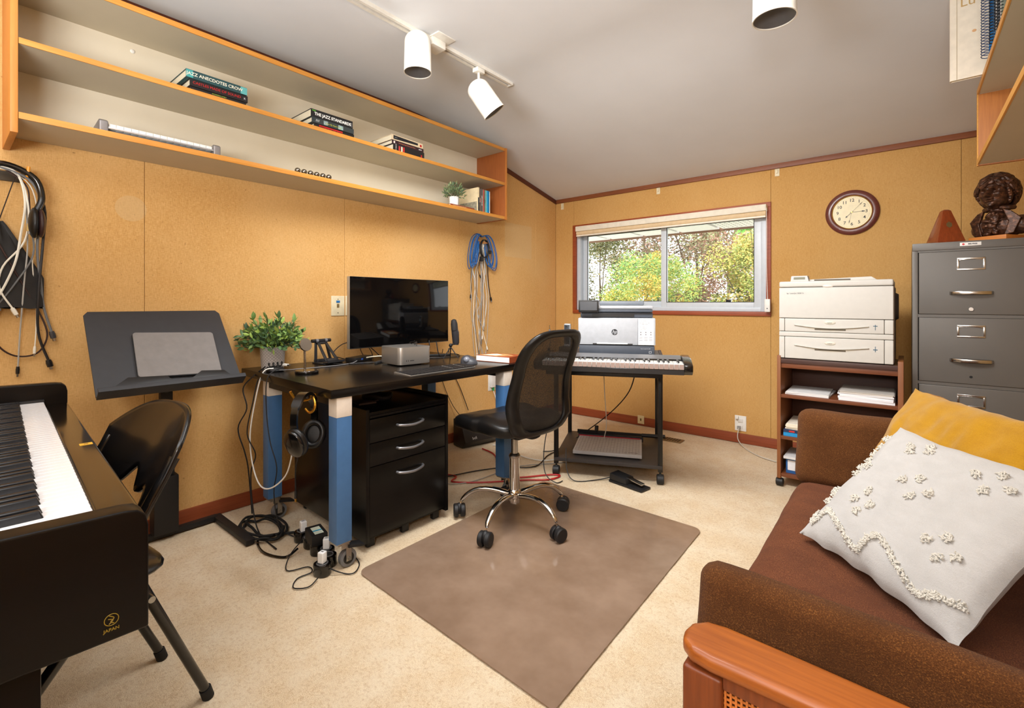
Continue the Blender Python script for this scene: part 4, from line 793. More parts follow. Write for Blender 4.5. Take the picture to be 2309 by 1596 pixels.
# ================= CHAIR MAT
m,t,N,Lk,Bn=nt('chair_mat_vinyl'); v=mapping(N,Lk,(1,1,1)); f=noi(N,Lk,v,5,4,.6); f2=noi(N,Lk,v,300,2,.6)
c=ramp(N,Lk,f,[(.3,lin((146,120,99))),(.7,lin((168,142,121)))]); Lk.new(c,Bn.inputs[0]); Bn.inputs['Roughness'].default_value=.17; Bn.inputs['Specular IOR Level'].default_value=.5
f3=noi(N,Lk,v,9,3,.6); ad=N.new('ShaderNodeMath'); Lk.new(f3,ad.inputs[0]); Lk.new(f2,ad.inputs[1]); ad.inputs[1].default_value=0; bump(N,Lk,Bn,f3,.22,.010)
tr=N.new('ShaderNodeBsdfTransparent'); tr.inputs[0].default_value=(.72,.64,.56,1); mx=N.new('ShaderNodeMixShader'); mx.inputs[0].default_value=.68; Lk.new(tr.outputs[0],mx.inputs[1]); Lk.new(Bn.outputs[0],mx.inputs[2]); Lk.new(mx.outputs[0],N['Material Output'].inputs[0])
q=MB(); c0=[(-1.76,1.114),(-.742,1.075),(-.775,2.405),(-1.757,2.43)]
out=[]
for i,p in enumerate(c0):
    a=Vector(c0[i-1]); b_=Vector(c0[(i+1)%4]); p=Vector(p); r=.05 if i!=1 else .012; d1=(a-p).normalized()*r; d2=(b_-p).normalized()*r
    for k in range(7): s_=k/6; out.append(tuple((1-s_)**2*(p+d1)+2*s_*(1-s_)*p+s_*s_*(p+d2)))
ctr=Vector((-1.25,1.75))
tag(MB().prism([(x,y) for x,y in out],.002,.0055,'z').build('chair_mat',m,bevel=.001),'large translucent brown-grey plastic chair mat on the carpet under the office chair','mat')
# ================= OFFICE CHAIR
c=thing('office_chair','black armless office chair with mesh back and chrome star base','chair',(-1.545,1.885,.006),172)
MB().lathe([(.001,.095),(.026,.095),(.028,.10),(.028,.12),(.034,.125),(.036,.135),(.034,.155),(.026,.165),(.026,.325),(.028,.33),(.001,.33)],n=32).build('gas_column_cover',CHROME,c)
MB().lathe([(.001,.33),(.028,.325),(.030,.335),(.024,.345),(.017,.348),(.017,.47)],n=28).build('gas_column',P((176,172,168),.3,1),c)
for i in range(5):
    a=radians(66+72*i-172); u=Vector((cos(a),sin(a),0)); z_=Vector((0,0,1)); n_=Vector((-sin(a),cos(a),0)); secs=[(.02,.135,.020,.016),(.08,.150,.018,.015),(.15,.158,.0165,.014),(.21,.148,.0155,.013),(.26,.115,.0145,.012),(.285,.078,.013,.011)]
    q=MB(); K=12; vs=[]
    for j,(r,z,w_,h_) in enumerate(secs):
        t1=Vector((secs[min(j+1,5)][0]-secs[max(j-1,0)][0],secs[min(j+1,5)][1]-secs[max(j-1,0)][1])).normalized()
        nn=u*(-t1.y)+z_*t1.x
        for k in range(K): b_=2*pi*k/K; vs.append(u*r+z_*z+n_*w_*cos(b_)+nn*h_*sin(b_))
    fs=[(j*K+k,j*K+(k+1)%K,(j+1)*K+(k+1)%K,(j+1)*K+k) for j in range(5) for k in range(K)]+[tuple(range(K))[::-1],tuple(5*K+k for k in range(K))]
    ar=q.add(vs,fs).build('base_arm',CHROME,c,sub=1)
    cs=MB().cyl(u*.285+z_*.075,u*.285+z_*.045,.006).build('caster',CHROME,c)
    cc=u*.292+z_*.034; ca=a+.9+i*1.3; w_=Vector((cos(ca),sin(ca),0))
    for s_ in (-1,1): MB().tube([cc+w_*s_*.006,cc+w_*s_*.009,cc+w_*s_*.025,cc+w_*s_*.030],[.031,.034,.034,.029],24).build('wheel',BLKM,cs)
    MB().ell(cc+z_*.008,(.022,.022,.030),16).build('hood',BLKM,cs)
# seat
def seat(u,v):
    a=u*2*pi; ca,sa=cos(a),sin(a); n=4.6; r=(abs(ca)**n+abs(sa)**n)**(-1/n); X_=r*ca; Y_=r*sa
    ph=(v-.5)*pi; rad=abs(cos(ph))**.28; zz=sin(ph)
    x=.045+.225*X_*rad; y=.240*Y_*rad*(1-.05*(X_<0))
    z=.515+.045*(abs(zz)**.7)*(1 if zz>0 else -1)
    z+= -.028*max(0,(x-.14)/.12)**2 -.012*(1-(y/.235)**2)*(zz>0)+.012*noise.noise(Vector((x*9,y*9,0)))*(zz>0)
    return (x,y,z)
MB().grid(seat,72,25,closeu=True).build('seat_cushion',LEATH,c)
cable([(.245*cos(0)+.0,-.2,.538),(.262,0,.53),(.245,.2,.538)],.0022,P((44,42,42),.5),c,'seam') if False else None
B(-.12,.12,-.10,.10,.455,.472).build('seat_plate',BLKM,c,bevel=.004); B(-.08,.08,-.05,.05,.435,.456).build('mechanism',BLKM,c,bevel=.006)
MB().tube([(-.02,-.05,.445),(-.02,-.20,.44),(-.02,-.235,.435)],.005,8).build('lever',BLKM,c); MB().cyl((-.02,-.22,.437),(-.02,-.26,.43),.010).build('lever_knob',BLKM,c)
def bx_(z): # profile
    pts=[(.46,-.15),(.50,-.19),(.56,-.215),(.64,-.205),(.72,-.214),(.80,-.236),(.88,-.27),(.95,-.308),(.99,-.33)]
    for (a,b_),(a2,b2) in zip(pts,pts[1:]):
        if z<=a2: t_=(z-a)/(a2-a); return b_+(b2-b_)*t_
    return pts[-1][1]
def hw_(z):
    pts=[(.46,.13),(.50,.185),(.56,.212),(.64,.205),(.74,.202),(.84,.212),(.90,.208),(.95,.178),(.98,.12),(.99,.07)]
    for (a,b_),(a2,b2) in zip(pts,pts[1:]):
        if z<=a2: t_=(z-a)/(a2-a); return b_+(b2-b_)*t_
    return pts[-1][1]
ZC=.73
def outline(k,sc):
    a=2*pi*k; n=4.0; ca,sa=cos(a),sin(a); r=(abs(ca)**n+abs(sa)**n)**(-1/n)
    z=ZC+.262*r*sa*sc[1]; y=hwm(z)*r*ca*sc[0]; return y,z
def hwm(z): return .208+.010*cos((z-.58)*14)*(1 if z<.8 else .6)-.02*max(0,(z-.82)/.17)**2
def backpt(y,z,off=0): return Vector((bx_(max(.461,min(.989,z)))+ .05*(y/.21)**2*.7+off,y,z))
def rim(u,v):
    # closed band section: inner scale -> outer scale, rounded front/back
    k=v*2*pi; s_=.905+.095*cos(k); y0,z0=outline(u,(s_,s_*1.0+.0)); 
    s2=(.72+.28*(.5+.5*cos(k))); y0,z0=outline(u,(s2,.86+.14*(.5+.5*cos(k)))); return backpt(y0,z0,.020*sin(k)-.004)
q=MB(); NU,NV=72,14
vs=[rim(i/NU,j/NV) for j in range(NV) for i in range(NU)]; fs=[(j*NU+i,j*NU+(i+1)%NU,((j+1)%NV)*NU+(i+1)%NU,((j+1)%NV)*NU+i) for j in range(NV) for i in range(NU)]
q.add(vs,fs).build('back_frame',LEATH,c)
m,t,N,Lk,Bn=nt('mesh_fabric'); Bn.inputs['Roughness'].default_value=.6; f=noi(N,Lk,mapping(N,Lk,(1,1,1)),9,2); Lk.new(ramp(N,Lk,f,[(.3,lin((16,15,15))),(.7,lin((30,28,28)))]),Bn.inputs[0])
vo=N.new('ShaderNodeTexVoronoi'); vo.inputs['Scale'].default_value=520; Lk.new(mapping(N,Lk,(.4,1,1)),vo.inputs['Vector']); rr_=ramp(N,Lk,vo.outputs['Distance'],[(.20,(.62,.62,.62)),(.42,(.97,.97,.97))])
tr=N.new('ShaderNodeBsdfTransparent'); mx=N.new('ShaderNodeMixShader'); Lk.new(rr_,mx.inputs[0]); Lk.new(tr.outputs[0],mx.inputs[1]); Lk.new(Bn.outputs[0],mx.inputs[2]); Lk.new(mx.outputs[0],N['Material Output'].inputs[0])
def mesh_(u,v): 
    y,z=outline(u,(.76*v,.88*v)); return backpt(y,z,-.004)
MB().grid(mesh_,48,12,closeu=True).build('back_mesh',m,c)
MB().tube(smoothpts([(-.08,0,.452),(-.13,0,.455),(-.17,0,.475),(-.182,0,.50)],5),[.012]*16,10).build('back_bracket',BLKM,c)
# ================= PRINTER CART
c=thing('printer_cart','black steel rolling cart with lower shelf carrying printer and keyboard','cart',(-1.768,2.591,0),24.5)
BS=P((13,12,13),.38); CW,CDp=.65,.62
for x in (0,CW):
    for y in (0,CDp):
        B(x-.014,x+.014,y-.022,y+.006,.075,.69).build('leg',BS,c,bevel=.003)
        cs=MB().cyl((x,y-.008,.05),(x,y-.008,.08),.006).build('caster',BS,c); MB().tube([(x-.022,y-.008,.030),(x-.018,y-.008,.030),(x+.018,y-.008,.030),(x+.022,y-.008,.030)],[.024,.030,.030,.024],22).build('wheel',BLKM,cs); MB().ell((x,y-.008,.04),(.023,.018,.024)).build('hood',BLKM,cs)
        B(x-.006,x+.006,y-.03,y-.024,.12,.66).build('inner_rail',BS,c,bevel=.002)
for a in ((0,CW,-.022,.006,.655,.69),(0,CW,CDp-.022,CDp+.006,.655,.69),(-.014,.014,0,CDp,.655,.69),(CW-.014,CW+.014,0,CDp,.655,.69)): B(*a).build('top_rail',BS,c,bevel=.003)
B(-.01,CW+.01,-.03,CDp+.02,.095,.118).build('lower_shelf',wood('dark_grey_shelf',(42,38,38),(62,56,54),0,.5),c,bevel=.002)
B(-.02,CW+.02,.02,CDp+.02,.69,.705).build('middle_board',BS,c,bevel=.002)
for x in (.03,CW-.03): B(x-.012,x+.012,.10,.12,.705,.765).build('riser',BS,c); B(x-.012,x+.012,CDp-.05,CDp-.03,.705,.765).build('riser',BS,c)
B(-.03,CW-.0,-.03,.42,.765,.787).build('printer_platform',P((52,50,54),.4),c,bevel=.003); B(CW-.0,CW+.02,-.03,.42,.762,.789).build('platform_edge',P((60,34,24),.5),c,bevel=.003)
B(0.02,CW-.02,-.36,.03,.728,.735).build('keyboard_tray',BS,c,bevel=.002)
for x in (.04,CW-.04): B(x-.01,x+.01,-.34,.3,.712,.728).build('slide_rail',BS,c)
B(.0,CW,-.362,-.34,.706,.73).build('tray_lip',BS,c,bevel=.002)
# music keyboard (61 keys)
k=thing('music_keyboard','black electronic piano keyboard with many keys on the cart','keyboard',(-1.768,2.591,.736),24.5)
KX0,KX1=-.06,.80; KY0,KY1=-.425,-.165
MB().prism([(KY0,.004),(KY0+.01,0),(KY1,0),(KY1,.078),(KY1-.05,.082),(KY0+.155,.066),(KY0+.155,.03),(KY0,.03)],KX0+.05,KX1-.045,'x').build('body',BLKG,k,bevel=.002)
for x0_,x1_ in ((KX0,KX0+.05),(KX1-.045,KX1)): MB().prism([(KY0-.006,.02),(KY0+.02,0),(KY1,0),(KY1,.084),(KY0+.10,.080),(KY0-.006,.055)],x0_,x1_,'x').build('end_block',BLKG,k,bevel=.006)
B(KX0+.05,KX1-.045,KY0+.158,KY1-.02,.083,.0845).build('control_panel',P((60,60,64),.4,.3),k) if False else MB().prism([(KY0+.157,.067),(KY1-.05,.083),(KY1-.03,.083),(KY1-.03,.0815)],KX0+.06,KX1-.05,'x').build('control_panel',P((120,120,122),.35,.5),k)
pw=(KX1-.045-KX0-.05)/30
def keybed(k,x0,pw,n,y0,y1,z0,z1,start=0,pat=(1,1,0,1,1,1,0),wm=None,bm_=None,by=.045,bh=.009,dirx=1,fr=None):
    wq=B(-pw/2+.0007,pw/2-.0007,y0,y1,z0,z1)
    if fr: wq.fm[2]=1
    wk=wq.build('white_key',[wm,fr] if fr else wm,k,bevel=.001,seg=1); wk.location=(x0+pw/2*dirx,0,0)
    for i in range(1,n): linked('white_key',wk.data,k,(x0+pw*(i+.5)*dirx,0,0))
    lo,hi=(y0+by,y1) ; bk=MB().prism([(lo,z1-.004),(lo+.006,z1+bh),(hi,z1+bh),(hi,z1-.004)],-pw*.24,pw*.24,'x').build('black_key',bm_,k,bevel=.0015,seg=1); first=True
    for i in range(n-1):
        if pat[(i+start)%7]:
            if first: bk.location=(x0+pw*(i+1)*dirx,0,0); first=False
            else: linked('black_key',bk.data,k,(x0+pw*(i+1)*dirx,0,0))
WK=P((206,204,198),.3); KF=P((150,128,118),.5)
keybed(k,KX0+.05,pw,30,KY0+.002,KY0+.155,.028,.058,wm=WK,bm_=BLKG,by=.06,fr=KF)
B(KX0+.05,KX1-.045,KY0-.004,KY0+.001,.002,.026).build('front_rail',P((30,28,28),.4),k)
# printer on cart
def cart(x,y,z):
    a=radians(24.5); return (-1.768+x*cos(a)-y*sin(a),2.591+x*sin(a)+y*cos(a),z)
p=thing('multifunction_printer','white and charcoal multifunction printer with touch screen under the window','printer',cart(.385,-.04,.788),27)
PW=P((170,173,178),.4); PD=P((70,76,86),.45); W2=.232
B(-W2,W2,.0,.38,.008,.065).build('base_tray',PD,p,bevel=.006)
B(-W2-.004,W2+.004,.004,.38,.068,.238).build('body',PW,p,bevel=.008,seg=3)
B(-W2-.004,W2-.102,.0,.006,.07,.236).build('front_door',PW,p,bevel=.002); B(W2-.1,W2+.004,.0,.006,.07,.236).build('front_panel',PW,p,bevel=.002)
B(-.145,.10,-.002,.004,.072,.078).build('tray_slot',BLK,p); B(-.12,.07,-.004,.002,.074,.081).build('tray_tab',P((210,210,208)),p,bevel=.002)
B(-W2+.008,W2-.01,.02,.38,.240,.272).build('output_bay',PD,p,bevel=.006); B(-.15,.11,.016,.05,.244,.262).build('output_slot',BLK,p)
B(-W2+.01,W2-.012,.0,.38,.274,.294).build('scanner_bed',PD,p,bevel=.006); B(-W2+.01,W2-.010,-.004,.38,.295,.316).build('scanner_lid',PW,p,bevel=.008)
B(-.11,.175,.12,.34,.316,.345).build('feeder_cover',P((110,116,124),.45),p,bevel=.01)
sc=B(-W2+.0,-W2+.125,-.035,-.018,.272,.350).build('control_screen',BLK,p,bevel=.004); B(-W2+.01,-W2+.115,-.037,-.0345,.286,.340).build('display',P((58,60,64),.25),sc)
MB().cyl((-.01,-.0004,.150),(-.01,-.0016,.150),.0185,n=36).build('round_logo',P((30,30,34)),p); text('hp',.031,p,'logo_letters',PW,(-.010,-.0022,.151),(1,0,0),(0,0,1),shear=.3,bold=.0004)
B(W2-.098,W2-.006,-.0012,.0,.072,.234).build('info_sticker',P((236,232,228),.5),p); TG=P((110,110,116))
for i,(s_,z_,h_) in enumerate((('High-quality color laser',.208,.0068),('in a compact design',.200,.0068),('Laser couleur de',.186,.0068),('haute qualite dans un',.178,.0068),('format compact',.170,.0068),('HP Color LaserJet MFP',.222,.0055))): text(s_,h_,p,'print',TG,(W2-.094,-.0016,z_),(1,0,0),(0,0,1),align='LEFT')
for i in range(3):
    for j in range(2): MB().ell((W2-.083+i*.03,-.0014,.150-j*.014),(.004,.0006,.004),10).build('print_mark',TG,p)
    for j in range(3): B(W2-.093+i*.03,W2-.073+i*.03,-.0016,-.0012,.118-j*.010,.122-j*.010).build('print_line',P((160,160,164)),p)
text('Color LaserJet Pro MFP',.006,p,'print',P((200,204,210)),(W2-.055,-.0005,.048),(1,0,0),(0,0,1)); rect_frame('usb_mark',W2-.034,W2-.02,.020,.034,-.001,.0,.0016,P((210,212,216)),p)
for x in (-.2,-.02,.1,.2): B(x-.012,x+.012,.02,.05,0,.009).build('foot',BLKM,p)
# phone on platform, aux cable tip
t_=thing('cordless_phone','silver-edged cordless phone standing in its cradle behind the chair','phone',cart(.045,.18,.788),15)
B(-.05,.05,-.04,.05,0,.035).build('cradle',BLKM,t_,bevel=.01); B(-.024,.024,-.012,.014,.03,.190).build('handset',P((196,196,196),.3,.4),t_,bevel=.011,seg=4); B(-.019,.019,-.0135,-.011,.05,.182).build('face',P((44,52,60),.3),t_,bevel=.001); B(-.015,.015,-.0145,-.013,.117,.147).build('screen',P((176,206,216),.3,emit=.15),t_); text('10:14',.011,t_,'digits',BLK,(0,-.0148,.132),(1,0,0),(0,0,1)); MB().ell((0,-.0135,.170),(.009,.001,.004),12).build('earpiece',BLK,t_)
t_=thing('audio_cable','grey audio cable tip sticking up behind the chair','cable',cart(-.08,.16,.788)); cable([(0,0,0),(.01,.0,.06),(.005,0,.10)],.003,P((90,88,88)),t_,'cord'); MB().tube([(.005,0,.10),(.005,0,.15)],.0065,12).build('plug',P((110,108,108),.4),t_); MB().tube([(.005,0,.15),(.005,0,.178)],.003,10).build('jack_tip',P((210,200,170),.2,1),t_); B(-.006,.006,-.006,.006,0,.02).build('base',BLKM,t_); B(-.008,.03,-.02,.02,-.001,.004).build('coil',BLKM,t_)
# paper trimmer
t_=thing('paper_trimmer','grey gridded paper trimmer with black cutting arm on the lower cart shelf','trimmer',cart(.10,.10,.119),24.5)
GR=P((188,184,182),.5); B(0,.44,-.05,.33,.008,.030).build('board',GR,t_,bevel=.002); q=MB()
for i in range(21): q.box(.012+i*.0205,.0135+i*.0205,-.04,.30,.030,.0304)
for j in range(17): q.box(.012,.425,-.04+j*.021,-.0388+j*.021,.030,.0304)
q.build('grid_lines',P((104,96,98)),t_)['kind']='stuff'
text('10 x 12 TRIMMER',.012,t_,'print',P((60,56,56)),(.37,-.015,.0306),(1,0,0),(0,1,0)); B(-.01,.45,.32,.345,.008,.042).build('guide',BLKM,t_,bevel=.002); B(-.005,.43,.312,.318,.030,.036).build('red_safety_line',P((170,30,44)),t_)
MB().prism([(-.02,.04),(.52,.045),(.52,.062),(-.02,.066)],.345,.356,'y').build('blade_arm',P((26,24,24),.3,.4),t_); MB().tube([(.44,.35,.052),(.60,.35,.052)],[.013,.014],14).build('handle',BLKM,t_); MB().cyl((.12,.34,.06),(.12,.36,.095),.014,n=16).build('knob',BLKM,t_)
for x in (.02,.42):
    for y in (-.03,.3): MB().cyl((x,y,0),(x,y,.008),.01).build('foot',BLKM,t_)
# sustain pedal
t_=thing('sustain_pedal','black keyboard sustain pedal with metal treadle on the carpet','pedal',(-1.36,2.735,0),-10)
B(-.07,.17,-.06,.035,0,.012).build('base',BLKM,t_,bevel=.002); MB().prism([(-.07,.012),(-.065,.055),(.05,.045),(.06,.012)],-.055,.03,'y').build('housing',BLKM,t_,bevel=.005); MB().prism([(.04,.042),(.15,.026),(.15,.034),(.04,.050)],-.03,.005,'y').build('treadle',P((190,188,184),.25,1),t_,bevel=.002)
fc('thin black pedal cable curving over the carpet from the sustain pedal',[(-1.43,2.74,.02),(-1.50,2.66,.005),(-1.60,2.55,.005),(-1.66,2.55,.06),(-1.70,2.60,.18)],BLKM,.003)
fc('black cable hanging from the cart and looping by its left front wheel',[(-1.80,2.58,.42),(-1.80,2.5,.2),(-1.76,2.45,.05),(-1.68,2.45,.005),(-1.66,2.5,.005)],BLKM,.003)
fc('white cable hanging from the cart to the paper trimmer',[(-1.62,2.95,.69),(-1.60,2.93,.5),(-1.57,2.9,.3),(-1.60,2.92,.19)],P((196,190,180)),.0028)
fc('black cable sweeping from under the cart down to the left floor',[(-1.42,3.05,.69),(-1.5,3.1,.5),(-1.66,3.12,.32),(-1.85,3.05,.15),(-2.0,2.95,.03),(-2.1,2.9,.006)],BLKM,.0042)
# ================= MUSIC STAND
c=thing('music_stand','large black music stand on a telescopic column with flat U-shaped base','music stand',(-2.72,.70,0))
B(-.035,.0,-.33,.22,.004,.030).build('base_bar',BLKM,c,bevel=.003)
for y in (-.33,.19): B(-.035,.39,y+.012,y+.05,.004,.028).build('base_foot',BLKM,c,bevel=.004)
B(-.045,.035,-.06,.04,.03,.30).build('column_outer',BLKM,c,bevel=.008); B(-.035,.025,-.045,.025,.30,.50).build('column_middle',BLKM,c,bevel=.006); B(-.02,.015,-.03,.02,.50,.70).build('column_inner',BLKM,c,bevel=.005); MB().cyl((0,-.005,.70),(.05,-.005,.80),.018,n=16).build('pivot',BLKM,c)
ty=.305; tb_=(-2.40,.755); tt_=(-2.69,1.08)
L_=sqrt((tb_[0]-tt_[0])**2+(tb_[1]-tt_[1])**2); an=atan2(tb_[0]-tt_[0],tt_[1]-tb_[1])
Mt=Matrix.Translation((tb_[0]+2.72,-.050,tb_[1]))@Matrix.Rotation(-an,4,'Y')
MT=P((46,47,51),.6); q=MB(); o_=[(-.262,0),(.262,0),(.258,L_-.02),(.243,L_),(-.243,L_),(-.258,L_-.02)]
q.prism(o_,-.004,.004,'x',Mt); q.build('tray',MT,c,bevel=.0015)
MB().box(0,.05,-.262,.262,-.012,-.004,Mt).build('ledge',MT,c,bevel=.002); MB().box(.045,.055,-.262,.262,-.012,.008,Mt).build('ledge_lip',MT,c,bevel=.002)
for s0,s1 in ((-.21,-.01),(.05,.21)): MB().prism([(s0,.020),(s0+.05,.060),(s1-.02,.052),(s1,.024)],.026,.030,'x',Mt).build('page_retainer',BLK,c,bevel=.001)
t_=thing('tablet_sleeve','grey fabric-covered tablet leaning on the music stand','tablet',(-2.72,.70,0)); Mt2=Mt@Matrix.Translation((.016,.035,.172))@Matrix.Rotation(radians(-3),4,'X')
MB().prism(rr(.155,.120,.014,5),-.009,.003,'x',Mt2).build('back_shell',P((34,34,36),.5),t_,bevel=.002); MB().prism(rr(.153,.118,.013,5),.003,.006,'x',Mt2).build('fabric_cover',P((128,124,122),.85,bp=.3,bsc=900),t_,bevel=.001)
# ================= FOLDING CHAIR
c=thing('folding_chair','black folding chair with moulded plastic back at the piano','chair',(-1.645,.30,0),8)
PL=P((12,11,12),.25,coat=.25)
def fb(u,v):
    x=-.215+.43*u; s_=abs(x)/.215; zt=.565+.225*(1-.35*s_**3); lo=.43+.10; 
    zl=.44+ .115*(1-s_**2)**.8+.02*cos(x*50)*(s_<.8) + .09
    z=zl+(zt+.04-zl)*v; y=.02+(z-.63)*.567-.020+.040*(1-s_**2)+.008*sin(v*pi); return (x,y,z)
q=MB(); q.grid(fb,40,16); q.build('backrest',PL,c,solid=.012)
for s_ in (-1,1):
    MB().tube(smoothpts([(s_*.203,.062,.722),(s_*.203,.010,.63),(s_*.205,-.12,.40),(s_*.205,-.28,.2),(s_*.205,-.44,.012)],4),.0125,12).build('front_leg',PL,c)
    MB().tube([(s_*.170,.0,.42),(s_*.140,.172,.012)],.012,12).build('rear_leg',PL,c); MB().cyl((s_*.140,.174,.0),(s_*.141,.165,.03),.015).build('foot_cap',RUB,c); MB().cyl((s_*.205,-.445,.0),(s_*.205,-.425,.03),.015).build('foot_cap',RUB,c)
    MB().cyl((s_*.16,.01,.385),(s_*.21,.01,.385),.008).build('rivet',STEEL,c)
MB().cyl((-.16,.02,.36),(.16,.02,.36),.008).build('crossbar',PL,c); MB().cyl((-.205,-.28,.2),(.205,-.28,.2),.008).build('crossbar',PL,c)
def fs_(u,v):
    a=u*2*pi; n=5; r=(abs(cos(a))**n+abs(sin(a))**n)**(-1/n); ph=(v-.5)*pi; rd=cos(ph)**.3 if cos(ph)>1e-6 else 0
    return (.20*r*cos(a)*rd,-.10+.17*r*sin(a)*rd,.445+.016*sin(ph)-.008*(1-min(1,(r*rd)**2))*(v>.5))
MB().grid(fs_,48,13,closeu=True).build('seat',PL,c)
# ================= DIGITAL PIANO
c=thing('digital_piano','black upright digital piano with full keyboard at the left edge','piano',(-.93,.215,0),176.8)
PB=wood('piano_black',(8,6,6),(14,10,9),1,.3,spec=.22); PBG=P((9,7,6),.14,coat=.5,var=.2,sc=4)
def cheek(x0,x1,zt,name='cheek'):
    o_=[(.0,.605),(.0,zt-.03),(.004,zt-.012),(.014,zt-.003),(.03,zt),(.42,zt+.01),(.46,zt+.06),(.46,.605)]
    return MB().prism(o_,x0,x1,'x').build(name,PB,c,bevel=.004,seg=3)
cheek(0,.042,.797); cheek(1.318,1.36,.845)
B(.042,1.318,.0,.058,.70,.776).build('key_slip',PBG,c,bevel=.006,seg=3); B(.042,1.318,.0,.44,.605,.70).build('key_bed',PB,c)
B(.60,.622,.006,.030,.776,.7766).build('badge',P((226,176,60),.4),c); B(.608,.614,.014,.022,.7766,.7768).build('badge_mark',P((110,60,30)),c)
keybed(c,.05,1.26/52,52,.060,.215,.765,.787,start=0,pat=(0,1,1,0,1,1,1),wm=P((244,244,246),.18,coat=.2),bm_=P((26,27,30),.3),by=.054,bh=.012)
B(.042,1.318,.215,.46,.765,.81).build('control_ledge',PB,c,bevel=.003); B(.042,1.318,.43,.46,.80,.90).build('rear_panel',PB,c); B(1.30,1.318,.058,.22,.776,.795).build('key_block',BLKM,c,bevel=.002)
# stand
for x in (.05,1.27): B(x,x+.04,.12,.45,.03,.605).build('stand_side',PB,c,bevel=.003); B(x-.005,x+.045,-.02,.46,0,.035).build('stand_foot',PB,c,bevel=.012,seg=3)
B(.09,1.27,.40,.42,.15,.60).build('back_board',PB,c)
lg=MB(); EM=P((140,116,34),.4)
MB().tube([(-.0006,.046+.0085*cos(a),.638+.0085*sin(a)) for a in [i*pi/12 for i in range(24)]],.0006,6,close=True).build('emblem_ring',EM,c)
cable([(-.0006,.043,.632),(-.0006,.047,.635),(-.0006,.043,.640),(-.0006,.049,.645)],.0007,EM,c,'emblem_mark'); cable([(-.0006,.049,.632),(-.0006,.044,.637),(-.0006,.050,.640)],.0006,EM,c,'emblem_mark')
text('JAPAN',.0066,c,'lettering',EM,(-.0006,.046,.623),(0,-1,0),(0,0,1),bold=.0001)
# ================= RIGHT WALL SHELF
s=thing('wall_shelf','open wall shelf with orange wood edges full of music books on the right wall','shelf',(.60,0,1.73))
SE2=wood('shelf_edge_right',(206,142,56),(230,170,84),1,.45)
for z,t_ in ((0,.022),(.31,.022)):
    B(-.354,-.004,.9,2.928,z,z+t_).build('shelf_board',SHB,s); B(-.360,-.354,.9,2.928 if z==0 else 2.95,z-.001,z+t_+.001).build('edge_band',SE2,s,bevel=.001)
B(-.006,-.002,.9,2.928,.022,.31).build('back_panel',SHW,s)
B(-.356,-.002,2.930,2.95,-.004,.31).build('end_panel',wood('shelf_end_right',(168,100,44),(200,128,60),2,.5),s,bevel=.002); B(-.360,-.356,2.930,2.95,-.004,.31).build('edge_band',SE2,s)
zs=1.73+.332
b=thing('book','large cream hardcover with gold title jutting past the end of the right wall shelf','book',(.225,2.76,zs),-2)
B(-.08,.30,-.012,-.009,0,.375).build('cover',P((236,224,204),.55),b,bevel=.001); B(-.08,.30,.009,.012,0,.375).build('cover',P((236,224,204),.55),b,bevel=.001); B(-.083,-.079,-.012,.012,0,.375).build('spine',P((236,224,204),.55),b,bevel=.001); B(-.078,.295,-.009,.009,.004,.371).build('page_block',P((226,206,160),.9),b)
B(-.062,-.060,-.0128,-.0118,.0,.375).build('hinge_groove',P((190,172,140)),b)
text('Lu',.05,b,'lettering',P((206,170,110),.4,.3),(-.052,-.0125,.318),(1,0,0),(0,0,1),align='LEFT'); MB().ell((-.008,-.0125,.19),(.007,.0008,.006),12).build('gold_mark',P((220,170,120)),b)
def spiral(label,y,w_,h_,c_,sc_,x0=.242,lean=0,n=24):
    b=thing('spiral_book',label,'book',(x0,y,zs),0,'spiral bound books on the right wall shelf'); b.rotation_euler=(radians(lean),0,0)
    B(.012,.30,-w_/2,-w_/2+.0015,0,h_).build('cover',P(c_,.4,var=.45,sc=26),b); B(.012,.30,w_/2-.0015,w_/2,0,h_).build('cover',P(c_,.4,var=.3,sc=26),b); B(.012,.297,-w_/2+.0015,w_/2-.0015,.002,h_-.002).build('page_block',PAPER,b)
    pts=[(.010+w_*.55*cos(a),w_*.58*sin(a),.012+(h_-.024)*i/(n*10)) for i,a in enumerate([2*pi*k/10 for k in range(n*10)])]
    MB().tube(pts,.0016,5).build('coil',P(sc_,.35),b); return b
spiral('blue patterned spiral book leaning beside the big cream book',2.60,.034,.40,(30,110,170),(24,60,110),.232,2,34)
spiral('black spiral bound book with pale pages next to the blue one',2.47,.030,.40,(40,44,50),(30,32,36),.240,2,34)
spiral('second black spiral bound book with green-grey cover on the right shelf',2.36,.026,.40,(120,126,112),(34,36,38),.240,2,34)
b,hx,hy=book('dark paperback with orange lettering standing on the right wall shelf',.0,.30,2.20,2.225,zs,.38,(40,50,54),flat=False,group=None); b.location.x=.40; b.rotation_euler=(0,0,pi); spinetext(b,hx,'ARTISTS',.018,0,.16,(210,90,50),vert=True,bold=.0004)
b,hx,hy=book('white paperback standing right of the dark one on the right wall shelf',.0,.30,2.10,2.13,zs,.39,(226,224,220),flat=False); b.location.x=.40; b.rotation_euler=(0,0,pi)
b,hx,hy=book('white book with blue star on the right wall shelf',.0,.30,2.02,2.05,zs,.40,(206,212,220),flat=False); b.location.x=.40; b.rotation_euler=(0,0,pi); MB().prism([((.011 if k%2==0 else .005)*cos(k*pi/5),.15+(.022 if k%2==0 else .010)*sin(k*pi/5)) for k in range(10)],hx,hx+.001,'x').build('star',P((30,90,160)),b)
b,hx,hy=book('tan book with wide spine at the frame edge on the right wall shelf',.0,.30,1.92,1.96,zs,.40,(190,170,140),flat=False); b.location.x=.40; b.rotation_euler=(0,0,pi)
